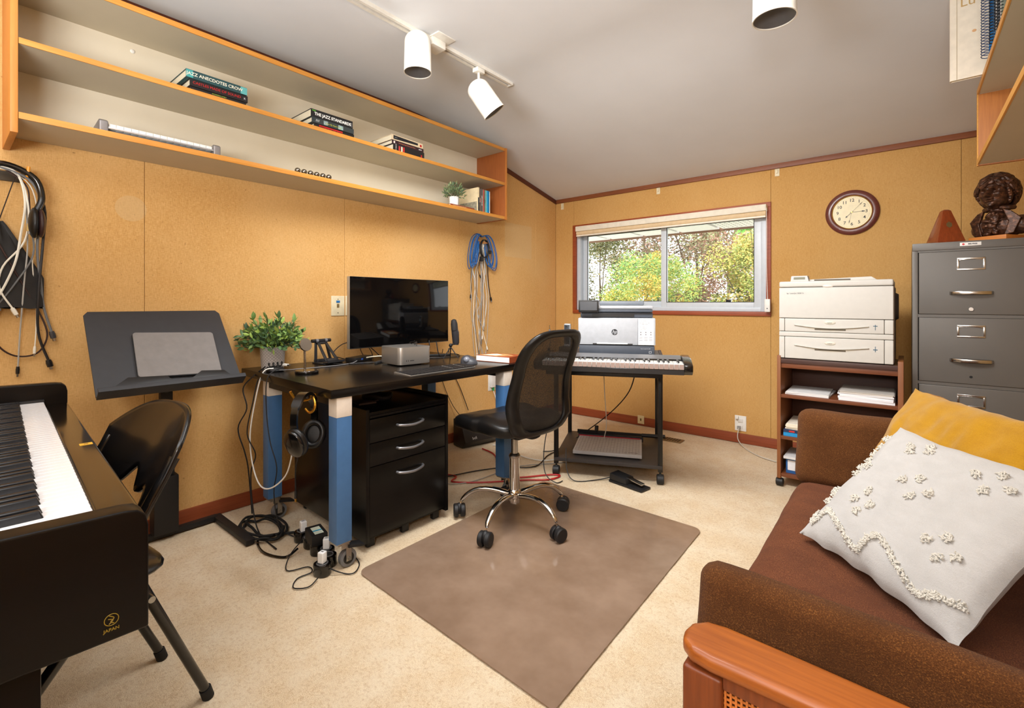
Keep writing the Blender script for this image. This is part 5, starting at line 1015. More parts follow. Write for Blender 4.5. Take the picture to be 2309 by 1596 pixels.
b,hx,hy=book('dark green book standing on the lower board of the right wall shelf',.0,.28,1.80,1.84,1.753,.25,(30,54,50),flat=False); b.location.x=.41; b.rotation_euler=(0,0,pi)
# ================= FILING CABINET
CG=P((99,95,90),.4,.1,bp=.04,var=.03,sc=6); c=thing('filing_cabinet','tall grey steel filing cabinet with four drawers and chrome handles','cabinet',(.024,3.40,0))
CW=.478
B(0,CW,.0,.70,1.402,1.442).build('top',CG,c,bevel=.003); B(0,.024,.004,.70,0,1.402).build('side_panel',CG,c,bevel=.002); B(CW-.024,CW,.004,.70,0,1.402).build('side_panel',CG,c,bevel=.002); B(.024,CW-.024,.68,.70,0,1.402).build('back_panel',CG,c); B(.024,CW-.024,.02,.68,.0,.04).build('bottom',CG,c)
CHH=P((196,194,190),.22,1)
for i,(z0_,z1_) in enumerate(((1.060,1.392),(.700,1.042),(.340,.682),(.02,.322))):
    dr=B(.027,CW-.027,.001,.40,z0_,z1_).build('drawer',CG,c,bevel=.004,seg=3)
    B(.024,CW-.024,.006,.03,z1_+.001,z1_+.017).build('cross_rail',CG,c)
    cx=.232; zt=z1_-.069; 
    q=MB(); q.box(cx-.053,cx+.053,-.003,.002,zt+.024,zt+.032).box(cx-.053,cx+.053,-.003,.002,zt-.032,zt-.024).box(cx-.053,cx-.045,-.003,.002,zt-.024,zt+.024).box(cx+.045,cx+.053,-.003,.002,zt-.024,zt+.024)
    q.prism([(cx-.045,zt+.024)]+[(cx-.045+.09*k/8,zt+.022-.004*sin(pi*k/8)*-1-.004) for k in range(9)]+[(cx+.045,zt+.024)],-.002,.001,'y'); q.build('label_holder',CHH,dr,bevel=.001)
    zh=z1_-.222
    hp=[(cx-.082,-.002),(cx-.070,-.020),(cx-.03,-.034),(cx+.03,-.034),(cx+.070,-.020),(cx+.082,-.002)]; hp=[(p.x,p.y) for p in smoothpts([(a,b_,0) for a,b_ in hp],4)]
    o_=hp+[(x,y+.010) for x,y in hp[::-1]]
    MB().prism(o_,zh-.006,zh+.010,'z').build('handle',CHH,dr,bevel=.002)
    MB().cyl((cx,.003,z1_-.304),(cx,-.006 if i==0 else .0005,z1_-.304),.009 if i==0 else .0065,n=18).build('lock' if i==0 else 'lock_hole',CHH if i==0 else BLK,dr)
B(.190,.270,-.0015,.001,1.416,1.434).build('badge',P((236,234,230),.4),c,bevel=.001); text('BELPREE',.0085,c,'lettering',P((50,50,56)),(.238,-.0022,1.425),(1,0,0),(0,0,1),bold=.0003,wx=1.1)
MB().prism([(.203+(.0075 if k%2==0 else .0035)*cos(k*pi/6+pi/2),1.425+(.0075 if k%2==0 else .0035)*sin(k*pi/6+pi/2)) for k in range(12)],-.0024,-.0014,'y').build('red_emblem',P((200,40,50)),c)
# metronome
t_=thing('metronome','brown wooden pyramid metronome on the grey filing cabinet','metronome',(.165,3.56,1.4425),22)
MW=wood('metronome_wood',(112,48,22),(150,70,34),2,.3,coat=.3)
def pyr(b0,b1,z0,z1): return MB().add([(-b0,-b0,z0),(b0,-b0,z0),(b0,b0,z0),(-b0,b0,z0),(-b1,-b1,z1),(b1,-b1,z1),(b1,b1,z1),(-b1,b1,z1)],[(0,3,2,1),(4,5,6,7),(0,1,5,4),(1,2,6,5),(2,3,7,6),(3,0,4,7)])
pyr(.062,.018,.012,.185).build('body',MW,t_,bevel=.002); pyr(.064,.062,.0,.012).build('base',MW,t_,bevel=.002); pyr(.018,.010,.185,.192).build('cap',MW,t_,bevel=.001)
pl=MB().prism([(.0,.018),(.012,.008),(.012,-.008),(0,-.018),(-.012,-.008),(-.012,.008)],-.001,.001,'y').build('brass_plate',P((150,140,100),.35,.8),t_); pl.location=(0,-.0385,.105); pl.rotation_euler=(-.25,0,0)
MB().cyl((.052,0,.03),(.075,0,.03),.005).build('winding_key',P((60,50,44),.3,.8),t_)
# bust
b=thing('bronze_bust','dark bronze bust of a man with wild hair on a wooden plinth','bust',(.372,3.58,1.4425),0)
WP=wood('plinth_wood',(190,110,42),(216,138,64),0,.4); pl=B(-.082,.082,-.082,.082,0,.028).build('plinth',WP,b,bevel=.002); pl.rotation_euler=(0,0,radians(-36))
m,t,N,Lk,Bn=nt('bronze'); v=mapping(N,Lk,(1,1,1)); f=noi(N,Lk,v,60,3,.6); Lk.new(ramp(N,Lk,f,[(.35,lin((52,33,24))),(.55,lin((84,54,38))),(.75,lin((132,86,58)))]),Bn.inputs[0]); Bn.inputs['Metallic'].default_value=.4; Bn.inputs['Roughness'].default_value=.34; bump(N,Lk,Bn,noi(N,Lk,v,130,3,.7),.45,.003)
fg=thing('figure',None,None,(0,0,.028)); fg.parent=b; fg.rotation_euler=(0,0,radians(-32))
HC=Vector((0,-.004,.226))
def gs(a,e_,a0,e0,sa,se): return math.exp(-((a-a0)/sa)**2-((e_-e0)/se)**2)
def gp(a,e_,a0,e0,sa,se): return gs(a,e_,a0,e0,sa,se)+gs(a,e_,-a0,e0,sa,se)
def hpt(a,e_,k=1.0,feat=True):
    dn=max(0,-e_); rx=.067*(1-.20*dn**1.3); ry=(.084 if abs(a)>1.4 else .084-.004*cos(a)); rz=.089
    d=0
    if feat:
        d=.021*gs(a,e_,0,-.13,.15,.10)+.013*gs(a,e_,0,.05,.10,.20)+.013*gp(a,e_,.30,.25,.26,.06)-.019*gp(a,e_,.37,.10,.16,.10)+.011*gp(a,e_,.37,.075,.10,.05)-.005*gp(a,e_,.37,.07,.11,.014)+.006*gp(a,e_,.62,-.10,.24,.16)-.005*gp(a,e_,.36,-.30,.12,.16)+.008*gs(a,e_,0,-.365,.24,.04)+.009*gs(a,e_,0,-.475,.20,.045)-.006*gs(a,e_,0,-.42,.28,.018)-.004*gs(a,e_,0,-.57,.22,.05)+.014*gs(a,e_,0,-.74,.30,.12)+.007*gp(a,e_,.14,-.17,.07,.06)+.004*gs(a,e_,0,.45,.5,.14)-.004*gs(a,e_,0,.26,.06,.07)+.006*gp(a,e_,.95,-.62,.3,.2)
    return HC+Vector((rx*sin(a)*cos(e_),-ry*cos(a)*cos(e_),rz*sin(e_)))*k+Vector((sin(a)*cos(e_),-cos(a)*cos(e_),sin(e_)))*d
MB().grid(lambda u,v:hpt((u-.5)*2*pi,(v-.5)*pi*.999),150,110,closeu=True).build('head',m,fg,weld=True)
rn=random.Random(21); q=MB()
for k in range(280):
    a0=rn.uniform(-2.6,2.6); e0=rn.uniform(-.35,1.35)
    if abs(a0)<.80 and e0<.72: e0=rn.uniform(.74,1.3)
    if abs(a0)<1.15 and e0<.1: continue
    sg=1 if a0>0 else -1
    if abs(a0)<.3: sg=rn.choice((-1,1))
    pts=[]; a_,e_=a0,e0; kk=rn.uniform(1.0,1.11); ph=rn.uniform(0,6)
    for j in range(7):
        pts.append(hpt(a_,e_,kk+.075*sin(j*.52),False)); a_+=sg*(.13+.05*rn.random())/max(.5,cos(min(e_,1.2))); e_+=-.04+.24*sin(ph+j*1.5)-.03*j*.4
    rr=rn.uniform(.005,.0095); q.tube(smoothpts(pts,2),[rr*(.45+.9*sin(pi*min(1,(i+.8)/14))) for i in range(13)],7)
for s_ in (-1,1):
    for k in range(7): q.tube(smoothpts([hpt(s_*(1.12+.05*k),.45-.12*k,1.02,False),hpt(s_*(1.05+.05*k),.25-.12*k,1.08,False),hpt(s_*(1.25+.05*k),.08-.12*k,1.06,False)],3),[.006,.008,.0085,.008,.007,.005,.003],7)
q.build('hair',m,fg)
q=MB(); E_=lambda c_,r_,rot=None,n=16: q.ell(c_,r_,n,rot=rot)
E_((0,.012,.125),(.042,.042,.06)); E_((0,.012,.055),(.098,.056,.062)); E_((-.075,.018,.045),(.046,.040,.046)); E_((.085,.020,.055),(.050,.042,.050)); E_((.128,.026,.062),(.030,.030,.026)); E_((0,.02,.02),(.09,.045,.026)); E_((0,-.022,.105),(.042,.030,.03)); 
for k in range(24): E_((rn.uniform(-.026,.026),-.046+rn.uniform(-.010,.002)-.004*sin(k*.13),.118-.0046*k),(rn.uniform(.010,.020),.010,rn.uniform(.006,.010)),(rn.uniform(-.4,.4),rn.uniform(-.8,.8),0))
for s_ in (-1,1):
    q.add(*[(x.v,x.f) for x in [MB().prism([(s_*.030,.138),(s_*.060,.126),(s_*.098,.085),(s_*.070,.010),(s_*.036,.004),(s_*.052,.07)],-.052,-.036,'y')]][0],Matrix.Rotation(s_*.22,4,'Z'))
    q.tube([(s_*.020,-.030,.150),(s_*.046,-.012,.146),(s_*.052,.03,.150)],[.010,.014,.013],10)
o=q.build('torso',m,fg); md=o.modifiers.new('remesh','REMESH'); md.mode='VOXEL'; md.voxel_size=.0022; md.use_smooth_shade=True; md=o.modifiers.new('smooth','SMOOTH'); md.factor=.5; md.iterations=2
# ================= PRINTER STAND
c=thing('rolling_bookcase','walnut-brown rolling bookcase with shelves of paper holding the big printer','bookcase',(-.612,3.285,0))
def Wb(x0,x1,y0,y1,z0,z1,n,m_=WALN): return B(x0,x1,y0,y1,z0,z1).build(n,m_,c,bevel=.0015)
Wb(0,.020,0,.40,.05,.800,'side_panel',WALNV); Wb(.576,.600,0,.40,.05,.805,'side_panel',WALNV)
Wb(.020,.576,.004,.40,.755,.782,'top_board',wood('dark_top',(60,40,36),(84,58,50),0,.4)); Wb(.020,.576,.012,.030,.725,.755,'top_rail'); Wb(.020,.576,.006,.39,.543,.563,'shelf'); Wb(.020,.576,.006,.39,.290,.310,'shelf'); Wb(.020,.576,.006,.39,.06,.08,'shelf'); Wb(.020,.576,.385,.395,.30,.755,'back_board',wood('walnut_back',(70,36,20),(92,50,30),0,.5))
for x in (.012,.588):
    for y in (.02,.37): cs=MB().tube([(x-.02,y,.024),(x-.016,y,.024),(x+.016,y,.024),(x+.02,y,.024)],[.019,.024,.024,.019],20).build('caster',BLKM,c); MB().cyl((x,y,.03),(x,y,.052),.005).build('caster_stem',STEEL,cs)
def pile(label,x0,x1,y0,y1,z0,sheets,group=None,cat='paper'):
    t_=thing('paper_stack',label,cat,((x0+x1)/2,(y0+y1)/2,z0),0,group); z=0; r=random.Random(int(x0*100)); w_,d_=(x1-x0)/2,(y1-y0)/2
    for h_,c_ in sheets:
        a=r.uniform(-.07,.07); o=MB().box(-w_+r.uniform(0,.01),w_-r.uniform(0,.01),-d_+r.uniform(0,.01),d_,z,z+h_-.0003).build('sheets',P(c_,.85,stretch=(1,1,80),var=.08),t_); o.rotation_euler=(0,0,a*.5); z+=h_
    return t_
pile('thin stack of white paper on the left of the bookcase shelf',-.575,-.345,3.31,3.60,.5635,[(.008,(226,224,222)),(.004,(236,234,232)),(.002,(220,218,214)),(.002,(240,238,236))])
pile('thick ream of white paper with grey leaflets on the right of the bookcase shelf',-.305,-.048,3.30,3.58,.5635,[(.012,(240,240,242)),(.011,(232,232,236)),(.011,(240,240,242)),(.008,(228,228,232)),(.006,(220,214,206)),(.003,(170,162,154)),(.003,(206,200,192))])
pile('stack of cream music sheets on the lower bookcase shelf',-.575,-.34,3.31,3.58,.3505,[(.008,(232,220,200)),(.008,(222,208,180)),(.007,(236,226,206)),(.006,(226,214,192)),(.005,(240,230,212))],cat='sheet music')
b,hx,hy=book('bright blue book at the bottom of the lower bookcase shelf',-.58,-.36,3.30,3.52,.3105,.022,(30,140,200),pages=(30,140,200))
b.rotation_euler=(0,0,-pi/2); b,hx,hy=book('dark blue book with orange label under the cream sheets',-.58,-.36,3.30,3.52,.333,.017,(30,50,84)); b.rotation_euler=(0,0,-pi/2); B(hx,hx+.001,-.02,.06,.003,.014).build('orange_label',P((220,110,40)),b); B(hx+.001,hx+.0015,-.08,-.05,.004,.013).build('red_label',P((200,50,50)),b)
t_=thing('magazine_box','pale grey folder above a blue box on the bottom bookcase board','box',(-.47,3.42,.0805)); B(-.10,.12,-.10,.12,0,.09).build('box',P((40,90,150)),t_,bevel=.003); B(-.11,.12,-.12,.12,.0905,.105).build('folder',P((206,206,206),.6),t_,bevel=.002); B(-.09,-.03,-.1012,-.1,.02,.08).build('label',P((220,220,224)),t_)
# ================= LASER PRINTER
p=thing('laser_printer','large cream office laser printer with two paper trays on the bookcase','printer',(-.601,3.29,.7825))
IV=P((204,201,194),.45,var=.02); W_=.547; SEAM=P((90,84,74),.6)
z=lambda q_:q_-.7825
B(.004,W_-.004,.012,.43,0.002,z(1.225)).build('chassis',SEAM,p,bevel=.006)
def pn(x0,x1,z0,z1,name,y0=0): return B(x0,x1,y0,.05,z(z0),z(z1)).build(name,IV,p,bevel=.004,seg=3)
pn(0,.029,.787,.917,'corner_panel'); pn(W_-.038,W_,.787,.917,'corner_panel'); t2=pn(.031,W_-.040,.787,.917,'paper_tray')
pn(0,W_,.9195,.9475,'middle_band'); pn(0,.029,.950,1.027,'corner_panel'); pn(W_-.038,W_,.950,1.027,'corner_panel'); t1=pn(.031,W_-.040,.9495,1.027,'paper_tray')
pn(0,W_,1.030,1.212,'front_cover'); B(0,W_,.0,.43,z(1.215),z(1.250)).build('lid',IV,p,bevel=.010,seg=4)
B(0,.012,.05,.42,z(.79),z(1.21)).build('side_cover',IV,p,bevel=.004); B(W_-.008,W_+.004,.05,.42,z(.79),z(1.21)).build('side_cover',P((120,112,108),.6),p,bevel=.003)
MB().tube([(W_+.004,.22,z(1.10)),(W_+.02,.22,z(1.10))],[.08,.07],28).build('fan_grille',P((60,52,48),.7),p)
for tr,zc in ((t1,.988),(t2,.868)):
    n=16; up=[(.080+.360*k/n, zc-.000-.016*sin(pi*k/n)) for k in range(n+1)]; lo=[(.080+.360*k/n, zc-.001-.030*sin(pi*k/n)) for k in range(n+1)]
    MB().prism([(x,z(y)) for x,y in up]+[(x,z(y)) for x,y in lo[::-1]],-.0012,.001,'y').build('grip_recess_shade',P((196,188,172),.6),tr)  # flat crescent; the grip's inset shading is put into its darker tone
    MB().prism([(x,z(y+.003)) for x,y in up]+[(x,z(y)) for x,y in up[::-1]],-.010,.001,'y').build('grip_lip',IV,tr,bevel=.0015)
    B(.185,.335,-.0018,.001,z(zc-.026),z(zc-.018)).build('grip_slot',P((84,74,56)),tr)
    MB().ell((.26,-.0005,z(zc+.018)),(.028,.004,.011),24).build('oval_badge',P((214,208,194),.4),tr); text('Letter',.009,tr,'print',P((110,106,100)),(.26,-.0049,z(zc+.017)),(1,0,0),(0,0,1))
    s_=1 if tr is t1 else -1; BLU=P((30,84,110)); B(.4675,.4700,-.0014,0,z(zc-.018),z(zc+.012)).build('arrow_mark',BLU,tr); B(.459,.4785,-.0016,0,z(zc+.003 if s_>0 else zc-.008),z(zc+.006 if s_>0 else zc-.004)).build('arrow_mark',BLU,tr)
MB().ell((.25,.002,z(1.218)),(.027,.007,.010),24).build('release_button',P((220,212,204),.4),p)
text('hp  LaserJet 5000 N',.011,p,'print',P((70,70,74)),(.085,-.0008,z(1.178)),(1,0,0),(0,0,1)); rect_frame('name_plate',.028,.142,z(1.170),z(1.186),-.0006,0,.0006,P((200,196,188)),p)
B(.010,.022,-.0008,0,z(.882),z(.896)).build('paper_gauge',P((206,200,190)),p)
MB().prism([(.03,z(1.25)),(.12,z(1.262)),(W_-.1,z(1.272)),(W_-.07,z(1.25))],.10,.40,'y').build('output_tray',IV,p,bevel=.004); B(.17,.35,.098,.11,z(1.250),z(1.262)).build('output_slot',P((90,80,66)),p)
sc=MB().prism([(.05,z(1.25)),(.055,z(1.285)),(.14,z(1.285)),(.148,z(1.25))],.06,.12,'y').build('control_panel',P((206,200,196),.5),p,bevel=.004); B(.068,.128,.0585,.0605,z(1.263),z(1.277)).build('display',P((112,112,88),.3),sc)
# ================= SOFA
TW1,TW2=(72,42,22),(104,64,34)
def tweed(name,dk_,lt,fleck):
    m,t,N,Lk,Bn=nt(name); v=mapping(N,Lk,(1,1,1)); a=noi(N,Lk,v,520,2,.7); w_=N.new('ShaderNodeTexWave'); w_.inputs['Scale'].default_value=140; w_.inputs['Distortion'].default_value=2; Lk.new(v,w_.inputs['Vector']); w2=N.new('ShaderNodeTexWave'); w2.bands_direction='Y'; w2.inputs['Scale'].default_value=110; w2.inputs['Distortion'].default_value=2; Lk.new(v,w2.inputs['Vector'])
    q_=N.new('ShaderNodeMath'); q_.operation='MULTIPLY'; Lk.new(w_.outputs['Fac'],q_.inputs[0]); Lk.new(w2.outputs['Fac'],q_.inputs[1])
    c=ramp(N,Lk,a,[(.32,lin(dk_)),(.55,lin(lt)),(.72,lin(fleck))]); big=noi(N,Lk,v,11,3,.6); c=mixc(N,Lk,ramp(N,Lk,big,[(.4,(0,0,0)),(.7,(.5,.5,.5))]),c,lin(dk_)); c=mixc(N,Lk,.25,c,lin(lt)); Lk.new(c,Bn.inputs[0]); Bn.inputs['Roughness'].default_value=.95; Bn.inputs['Specular IOR Level'].default_value=.15; Bn.inputs['Sheen Weight'].default_value=.04
    bump(N,Lk,Bn,a,.8,.003); return m
TWS=tweed('brown_tweed_seat',(66,34,20),(112,64,38),(158,104,66)); TWB=tweed('brown_tweed_bolster',(66,38,18),(98,60,30),(160,108,54))
c=thing('sofa','teak-framed sofa with brown tweed seat, back and cane-panelled arms','sofa',(0,0,0))
def soft(x0,x1,y0,y1,z0,z1,n_,mat,M=None,r=.35,amp=.006,sc_=7):
    cx,cy,cz=(x0+x1)/2,(y0+y1)/2,(z0+z1)/2; hx,hy,hz=(x1-x0)/2,(y1-y0)/2,(z1-z0)/2
    q=MB(); k=30
    def f(ax,sg):
        def g(u,v):
            a,b_=2*u-1,2*v-1; p=[0,0,0]; p[ax]=sg; p[(ax+1)%3]=a; p[(ax+2)%3]=b_
            P_=Vector(p); h=(hx,hy,hz); rr_=min(h)*.9
            X_=Vector([P_[i]*h[i] for i in range(3)]); cl=Vector([max(-h[i]+rr_,min(h[i]-rr_,X_[i])) for i in range(3)]); dd=X_-cl
            if dd.length>1e-6: X_=cl+dd.normalized()*min(rr_,max(dd.length*0+rr_,0)) if dd.length>rr_ else cl+dd
            X_+=Vector((cx,cy,cz)); nn=noise.noise_vector(X_*sc_)*amp; return X_+nn
        return g
    for ax in range(3):
        for sg in (-1,1): q.grid(f(ax,sg),k,k,M)
    return q.build(n_,mat,c,weld=True)
soft(-.335,.42,.955,2.20,.29,.44,'seat_cushion',TWS,amp=.006)
Mb=lambda y,x=.36: Matrix.Translation((x,y,.42))@Matrix.Rotation(radians(14),4,'Y')
soft(-.07,.07,-.62,.0,.0,.46,'back_cushion',TWB,Mb(1.575),amp=.01); soft(-.07,.07,.005,.62,.0,.46,'back_cushion',TWB,Mb(1.575),amp=.01)
# side bolsters
Mn=Matrix.Translation((0,.895,.40))@Matrix.Rotation(radians(-4),4,'X')@Matrix.Rotation(radians(1.5),4,'Y')
soft(-.30,.34,-.030,.035,.0,.235,'arm_bolster',TWB,Mn,amp=.006)
Mf=Matrix.Translation((0,2.15,.42))@Matrix.Rotation(radians(-6),4,'X'); soft(-.33,.32,-.045,.05,.0,.285,'arm_bolster',TWB,Mf,amp=.010,sc_=6)
for y0_,y1_,yc in ((.715,.825,.758),(2.27,2.38,2.33)):
    n=14; out=[]
    pr=[(-.272,0.0),(-.268,.024),(-.250,.044),(-.22,.050),(-.1,.046),(.1,.036),(.45,.034),(.52,.03)]; pr2=[(x,-y*.86) for x,y in pr[::-1]]
    ar=MB().prism([(x,y+yc) for x,y in pr+pr2[1:-1]],.580,.604,'z').build('arm_rest',TEAK,c,bevel=.012,seg=4)
    for x0_,x1_ in ((-.262,-.205),(.42,.48)): B(x0_,x1_,yc-.038,yc+.02,.0,.574).build('leg',TEAKD,c,bevel=.006,seg=3)
    B(-.205,.42,yc-.034,yc+.012,.560,.580).build('cane_frame',TEAKD,c,bevel=.003); B(-.205,.42,yc-.034,yc+.012,.25,.29).build('cane_frame',TEAKD,c,bevel=.003)
    q=MB(); CZ=P((206,120,52),.5,var=.15); pit=.0036; nx=int(.625/pit); nz=int(.274/pit); x0_=-.205; 
    for i in range(nx):
        x=x0_+pit*(i+.5)
        if i%2==0: q.box(x-.0008,x+.0022,yc-.0285,yc-.027,.288,.562)
    for j in range(nz):
        zz=.290+pit*(j+.5)
        if j%2==0: q.box(x0_,.42,yc-.027,yc-.0255,zz-.0008,zz+.0022)
    q.build('cane_webbing',CZ,c)['kind']='stuff'
B(-.30,.44,.80,2.30,.0,.0,) if False else None
B(-.29,-.255,.79,2.31,.235,.285).build('seat_rail',TEAKD,c,bevel=.004); B(.40,.44,.79,2.31,.235,.285).build('seat_rail',TEAKD,c,bevel=.004); B(-.26,.41,.80,2.30,.262,.285).build('seat_base',BLKM,c); B(.50,.54,.76,2.34,.50,.84).build('back_rail',TEAKD,c,bevel=.006)
# ================= CUSHIONS
def pillow(name,label,cn,e,u,w_,h_,t_,mat,wr=.008,seed=0,group=None):
    e=Vector(e).normalized(); n=e.cross(Vector(u)).normalized(); u=n.cross(e); M=Matrix((e,u,n)).transposed().to_4x4()
    o=thing(name,label,'cushion',cn); o.rotation_euler=M.to_euler()
    def f(sg):
        def g(a,b_):
            U,V=2*a-1,2*b_-1; pin=1-.07*(1-U*U)*(abs(V)**3) ; pin2=1-.07*(1-V*V)*(abs(U)**3)
            th=((1-abs(U)**2.6)*(1-abs(V)**2.6))**.55
            x=U*w_/2*pin2; y=V*h_/2*pin; q_=Vector((x*9+seed,y*9,seed)); z_=sg*t_/2*th
            z_+=wr*noise.noise(q_)*(.3+.7*th)*sg+wr*.6*noise.noise(Vector((x*26+seed,y*11,3)))*th
            edge=1-th; x+=.006*noise.noise(q_*2)*edge; y+=.006*noise.noise(q_*2.3+Vector((4,4,4)))*edge
            return (x,y,z_)
        return g
    q=MB(); q.grid(f(1),44,44); q.grid(f(-1),44,44); q.build('cover',mat,o,weld=True); return o,f(1)
def cloth(name,c1,c2,bs=500,st=.4):
    m,t,N,Lk,Bn=nt(name); v=mapping(N,Lk,(1,1.8,1)); f=noi(N,Lk,v,bs,3,.7); f2=noi(N,Lk,v,16,3,.6); Lk.new(mixc(N,Lk,.5,ramp(N,Lk,f,[(.3,lin(c1)),(.7,lin(c2))]),ramp(N,Lk,f2,[(.3,lin(c1)),(.7,lin(c2))])),Bn.inputs[0]); Bn.inputs['Roughness'].default_value=.9; Bn.inputs['Sheen Weight'].default_value=.3; Bn.inputs['Specular IOR Level'].default_value=.2
    ad=N.new('ShaderNodeMath'); Lk.new(f,ad.inputs[0]); Lk.new(noi(N,Lk,v,60,3,.6),ad.inputs[1]); bump(N,Lk,Bn,ad.outputs[0],st,.004); return m
o,_=pillow('mustard_cushion','mustard yellow velvet cushion leaning behind the white cushion','_',(.55,-.83,0),(.42,.28,.86),.60,.42,.13,cloth('mustard_velvet',(160,112,10),(186,138,22),300,.3),.016,5) if False else pillow('mustard_cushion','mustard yellow velvet cushion leaning behind the white cushion',(.085,1.80,.66),(.52,-.85,0),(.42,.26,.86),.56,.40,.13,cloth('mustard_velvet',(160,112,10),(186,138,22),300,.3),.018,5)
aa=Vector((-.237,1.637,.46)); e_=Vector((.66,-.75,0)).normalized(); u_=Vector((.53,.467,.707)).normalized(); n_=e_.cross(u_)
PWH=.47; PHT=.42; SC_,TC_=.275,.185
cn=aa+e_*SC_+u_*TC_+n_*.025
o,ff=pillow('white_cushion','off-white cotton cushion with tufted dots and zigzag fringe on the sofa',cn,e_,u_,PWH,PHT,.13,cloth('white_cotton',(180,178,175),(197,195,193),420,.4),.010,1)
TUF=P((206,202,192),.95,bp=.4,bsc=300)
def onp(s_,t_,lift=.0):
    U=max(-.97,min(.97,(s_-SC_)/(PWH/2))); V=max(-.96,min(.96,(t_-TC_)/(PHT/2))); p=Vector(ff((U+1)/2,(V+1)/2)); p.z+=lift; return p
T_=[(0.068,0.223),(0.091,0.198),(0.09,0.247),(0.112,0.226),(0.168,0.33),(0.183,0.314),(0.21,0.348),(0.222,0.331),(0.238,0.226),(0.268,0.248),(0.283,0.196),(0.314,0.221),(0.165,0.127),(0.184,0.161),(0.198,0.099),(0.215,0.131),(0.353,0.313),(0.39,0.337),(0.392,0.282),(0.424,0.309),(0.378,0.125),(0.405,0.15),(0.419,0.1),(0.443,0.122),(0.048,0.34),(0.046,0.31),(0.05,0.283),(0.064,0.131),(0.068,0.117),(0.071,0.091)]
def tuft(seed,r=.0105):
    r_=random.Random(seed); q=MB()
    for i in range(26):
        a=r_.uniform(0,2*pi); rr_=r*sqrt(r_.random()); p0=Vector((rr_*cos(a),rr_*sin(a),-.001)); 
        q.tube([p0,p0+Vector((r_.uniform(-.003,.003),r_.uniform(-.003,.003),.004)),p0+Vector((r_.uniform(-.006,.006),r_.uniform(-.006,.006),.006))],[.0020,.0019,.0012],5)
    return q
tm=[tuft(i).build('tuft',TUF,o) for i in range(3)]
for i,(a,b_) in enumerate(T_):
    if i<3: tm[i].location=onp(a,b_)
    else: linked('tuft',tm[i%3].data,o,onp(a,b_),(0,0,i*1.3),(1,1,1))
ZZ=[(.060,.045),(.075,.012),(0.100,0.055),(0.118,0.065),(0.185,0.040),(0.253,0.011),(.27,.045),(0.290,0.072),(.35,.045),(0.415,0.012),(.45,.03),(0.495,0.05)]
pz=smoothpts([Vector((a,b_,0)) for a,b_ in ZZ],8); q=MB(); r_=random.Random(3)
for p in pz:
    for k in range(9):
        b0=onp(p.x+r_.uniform(-.006,.006),p.y+r_.uniform(-.006,.006),-.001); q.tube([b0,b0+Vector((r_.uniform(-.003,.003),r_.uniform(-.003,.003),.005)),b0+Vector((r_.uniform(-.006,.006),r_.uniform(-.006,.006),.0065))],[.002,.002,.0012],4)
q.build('zigzag_fringe',TUF,o)['kind']='stuff'
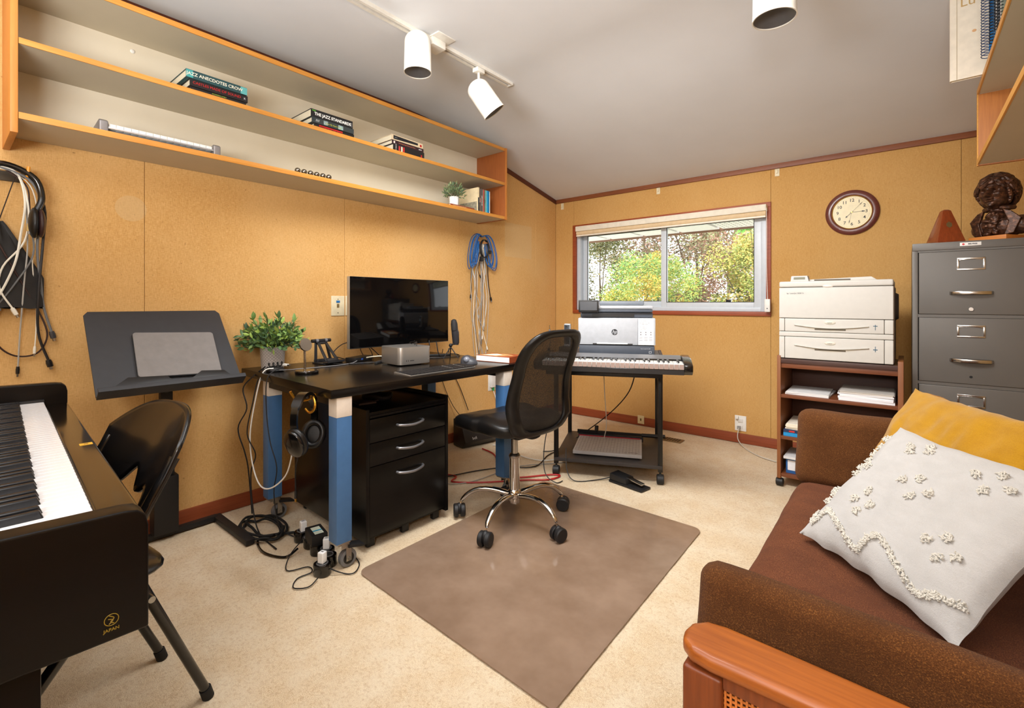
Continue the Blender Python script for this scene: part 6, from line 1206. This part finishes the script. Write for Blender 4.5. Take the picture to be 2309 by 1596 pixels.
# ================= TREES OUTSIDE
def tree(label,x,y,zc,rx,rz,cols,n=1500,leaf=.12,seed=0,trunk=True,name='tree',lw=.5,dens=.45,ry=None,group=None):
    t_=thing(name,label,'tree' if name=='tree' else 'shrub',(x,y,-1.2)); r_=random.Random(seed); ry=ry or rx; q=MB(); lm=leafmesh(1,lw,.2); mats=[P(c_,.6,var=.3,sc=3) for c_ in cols]
    zc=zc+1.2; cl=[]
    for i in range(26):
        th=r_.uniform(0,2*pi); ph=math.acos(r_.uniform(-1,1)); r=r_.uniform(.3,1)**.5*.8; cl.append((Vector((rx*r*sin(ph)*cos(th),ry*r*sin(ph)*sin(th),zc+rz*r*cos(ph))),r_.uniform(.22,.42)*min(rx,rz)))
    lv=[(0,0,0),(-.25,.05,.5),(0,0,1),(.25,.05,.5)]
    for i in range(n):
        c_,cr=cl[r_.randrange(len(cl))]; d=Vector([r_.gauss(0,1) for _ in range(3)]).normalized(); p=c_+d*cr*r_.random()**.5; q.m=r_.randrange(len(mats))
        if r_.random()<.5: q.m=cl.index((c_,cr))%len(mats)
        M_=Matrix.Translation(p)@Euler((r_.uniform(0,6),r_.uniform(0,6),r_.uniform(0,6))).to_matrix().to_4x4()@Matrix.Scale(leaf*r_.uniform(.6,1.3),4)@Matrix.Diagonal((lw*2,1,1,1))
        q.add(lv,[(0,1,2,3)],M_)
    q.build('foliage',mats,t_,smooth=False)['kind']='stuff'
    q=MB(); q.tube([(0,0,0),(.04*rx,0,zc*.5),(0,.02,zc)],[.045*rx,.03*rx,.012*rx],8)
    for c_,cr in cl[:6]: q.tube(smoothpts([(0,0,max(.2,zc-rz*.7)),(c_*.5+Vector((0,0,zc*.35))),c_],3),.009*rx,5)
    q.build('trunk',P((92,76,62),.9),t_); return t_
def at(u,y,z): return (u*y,y,z)
tree('yellow-green sumac tree nearest the left window pane',-.445*9.5,9.5,1.35,1.15,1.0,[(178,196,110),(140,176,92),(204,196,92),(120,158,90),(216,180,84)],14000,.066,1,lw=.3)
tree('dark olive tree at the left edge of the left pane',-.56*13,13,2.0,1.7,2.6,[(110,110,66),(90,96,56),(136,128,84)],13000,.085,2)
tree('large reddish-brown leaved tree behind the middle of the window',-.335*15,15,2.8,2.5,2.8,[(152,112,94),(130,102,82),(178,136,114),(136,128,92)],17000,.095,3)
tree('sparse brown-green tree behind the sumac',-.45*17,17,3.9,2.9,2.4,[(140,124,96),(128,132,88),(158,140,108)],9000,.11,4)
tree('yellowish rounded tree at the right end of the window',-.235*11,11,1.55,1.0,1.35,[(188,180,96),(160,168,86),(200,172,98),(128,140,76)],12000,.062,5)
tree('bright green leafy tree at the upper right corner of the window',-.222*6.4,6.4,2.25,.30,.28,[(104,180,60),(84,160,50),(130,196,80)],700,.09,6,lw=.4)
tree('pale distant tree above the yellow one',-.275*24,24,4.4,2.0,2.4,[(190,206,150),(170,190,130)],3200,.2,7)
tree('low bright green bush at the bottom right of the window',-.285*10,10,.72,.65,.5,[(126,180,70),(100,160,60),(150,190,80)],2200,.1,8,name='bush')
tree('dark low hedge bush beneath the red-brown tree',-.345*12,12,.75,.9,.75,[(90,90,60),(70,80,50),(110,100,70)],2600,.12,9,name='bush')
tree('green hedge behind the sumac at the bottom left of the window',-.52*14,14,.7,2.2,.8,[(110,140,70),(130,150,80),(84,110,60)],4500,.13,10,name='bush')
tree('wide green hedge in the distance behind the right trees',-.27*19,19,1.0,3.4,1.2,[(110,130,70),(92,110,62),(140,150,90)],5000,.17,11,name='bush')
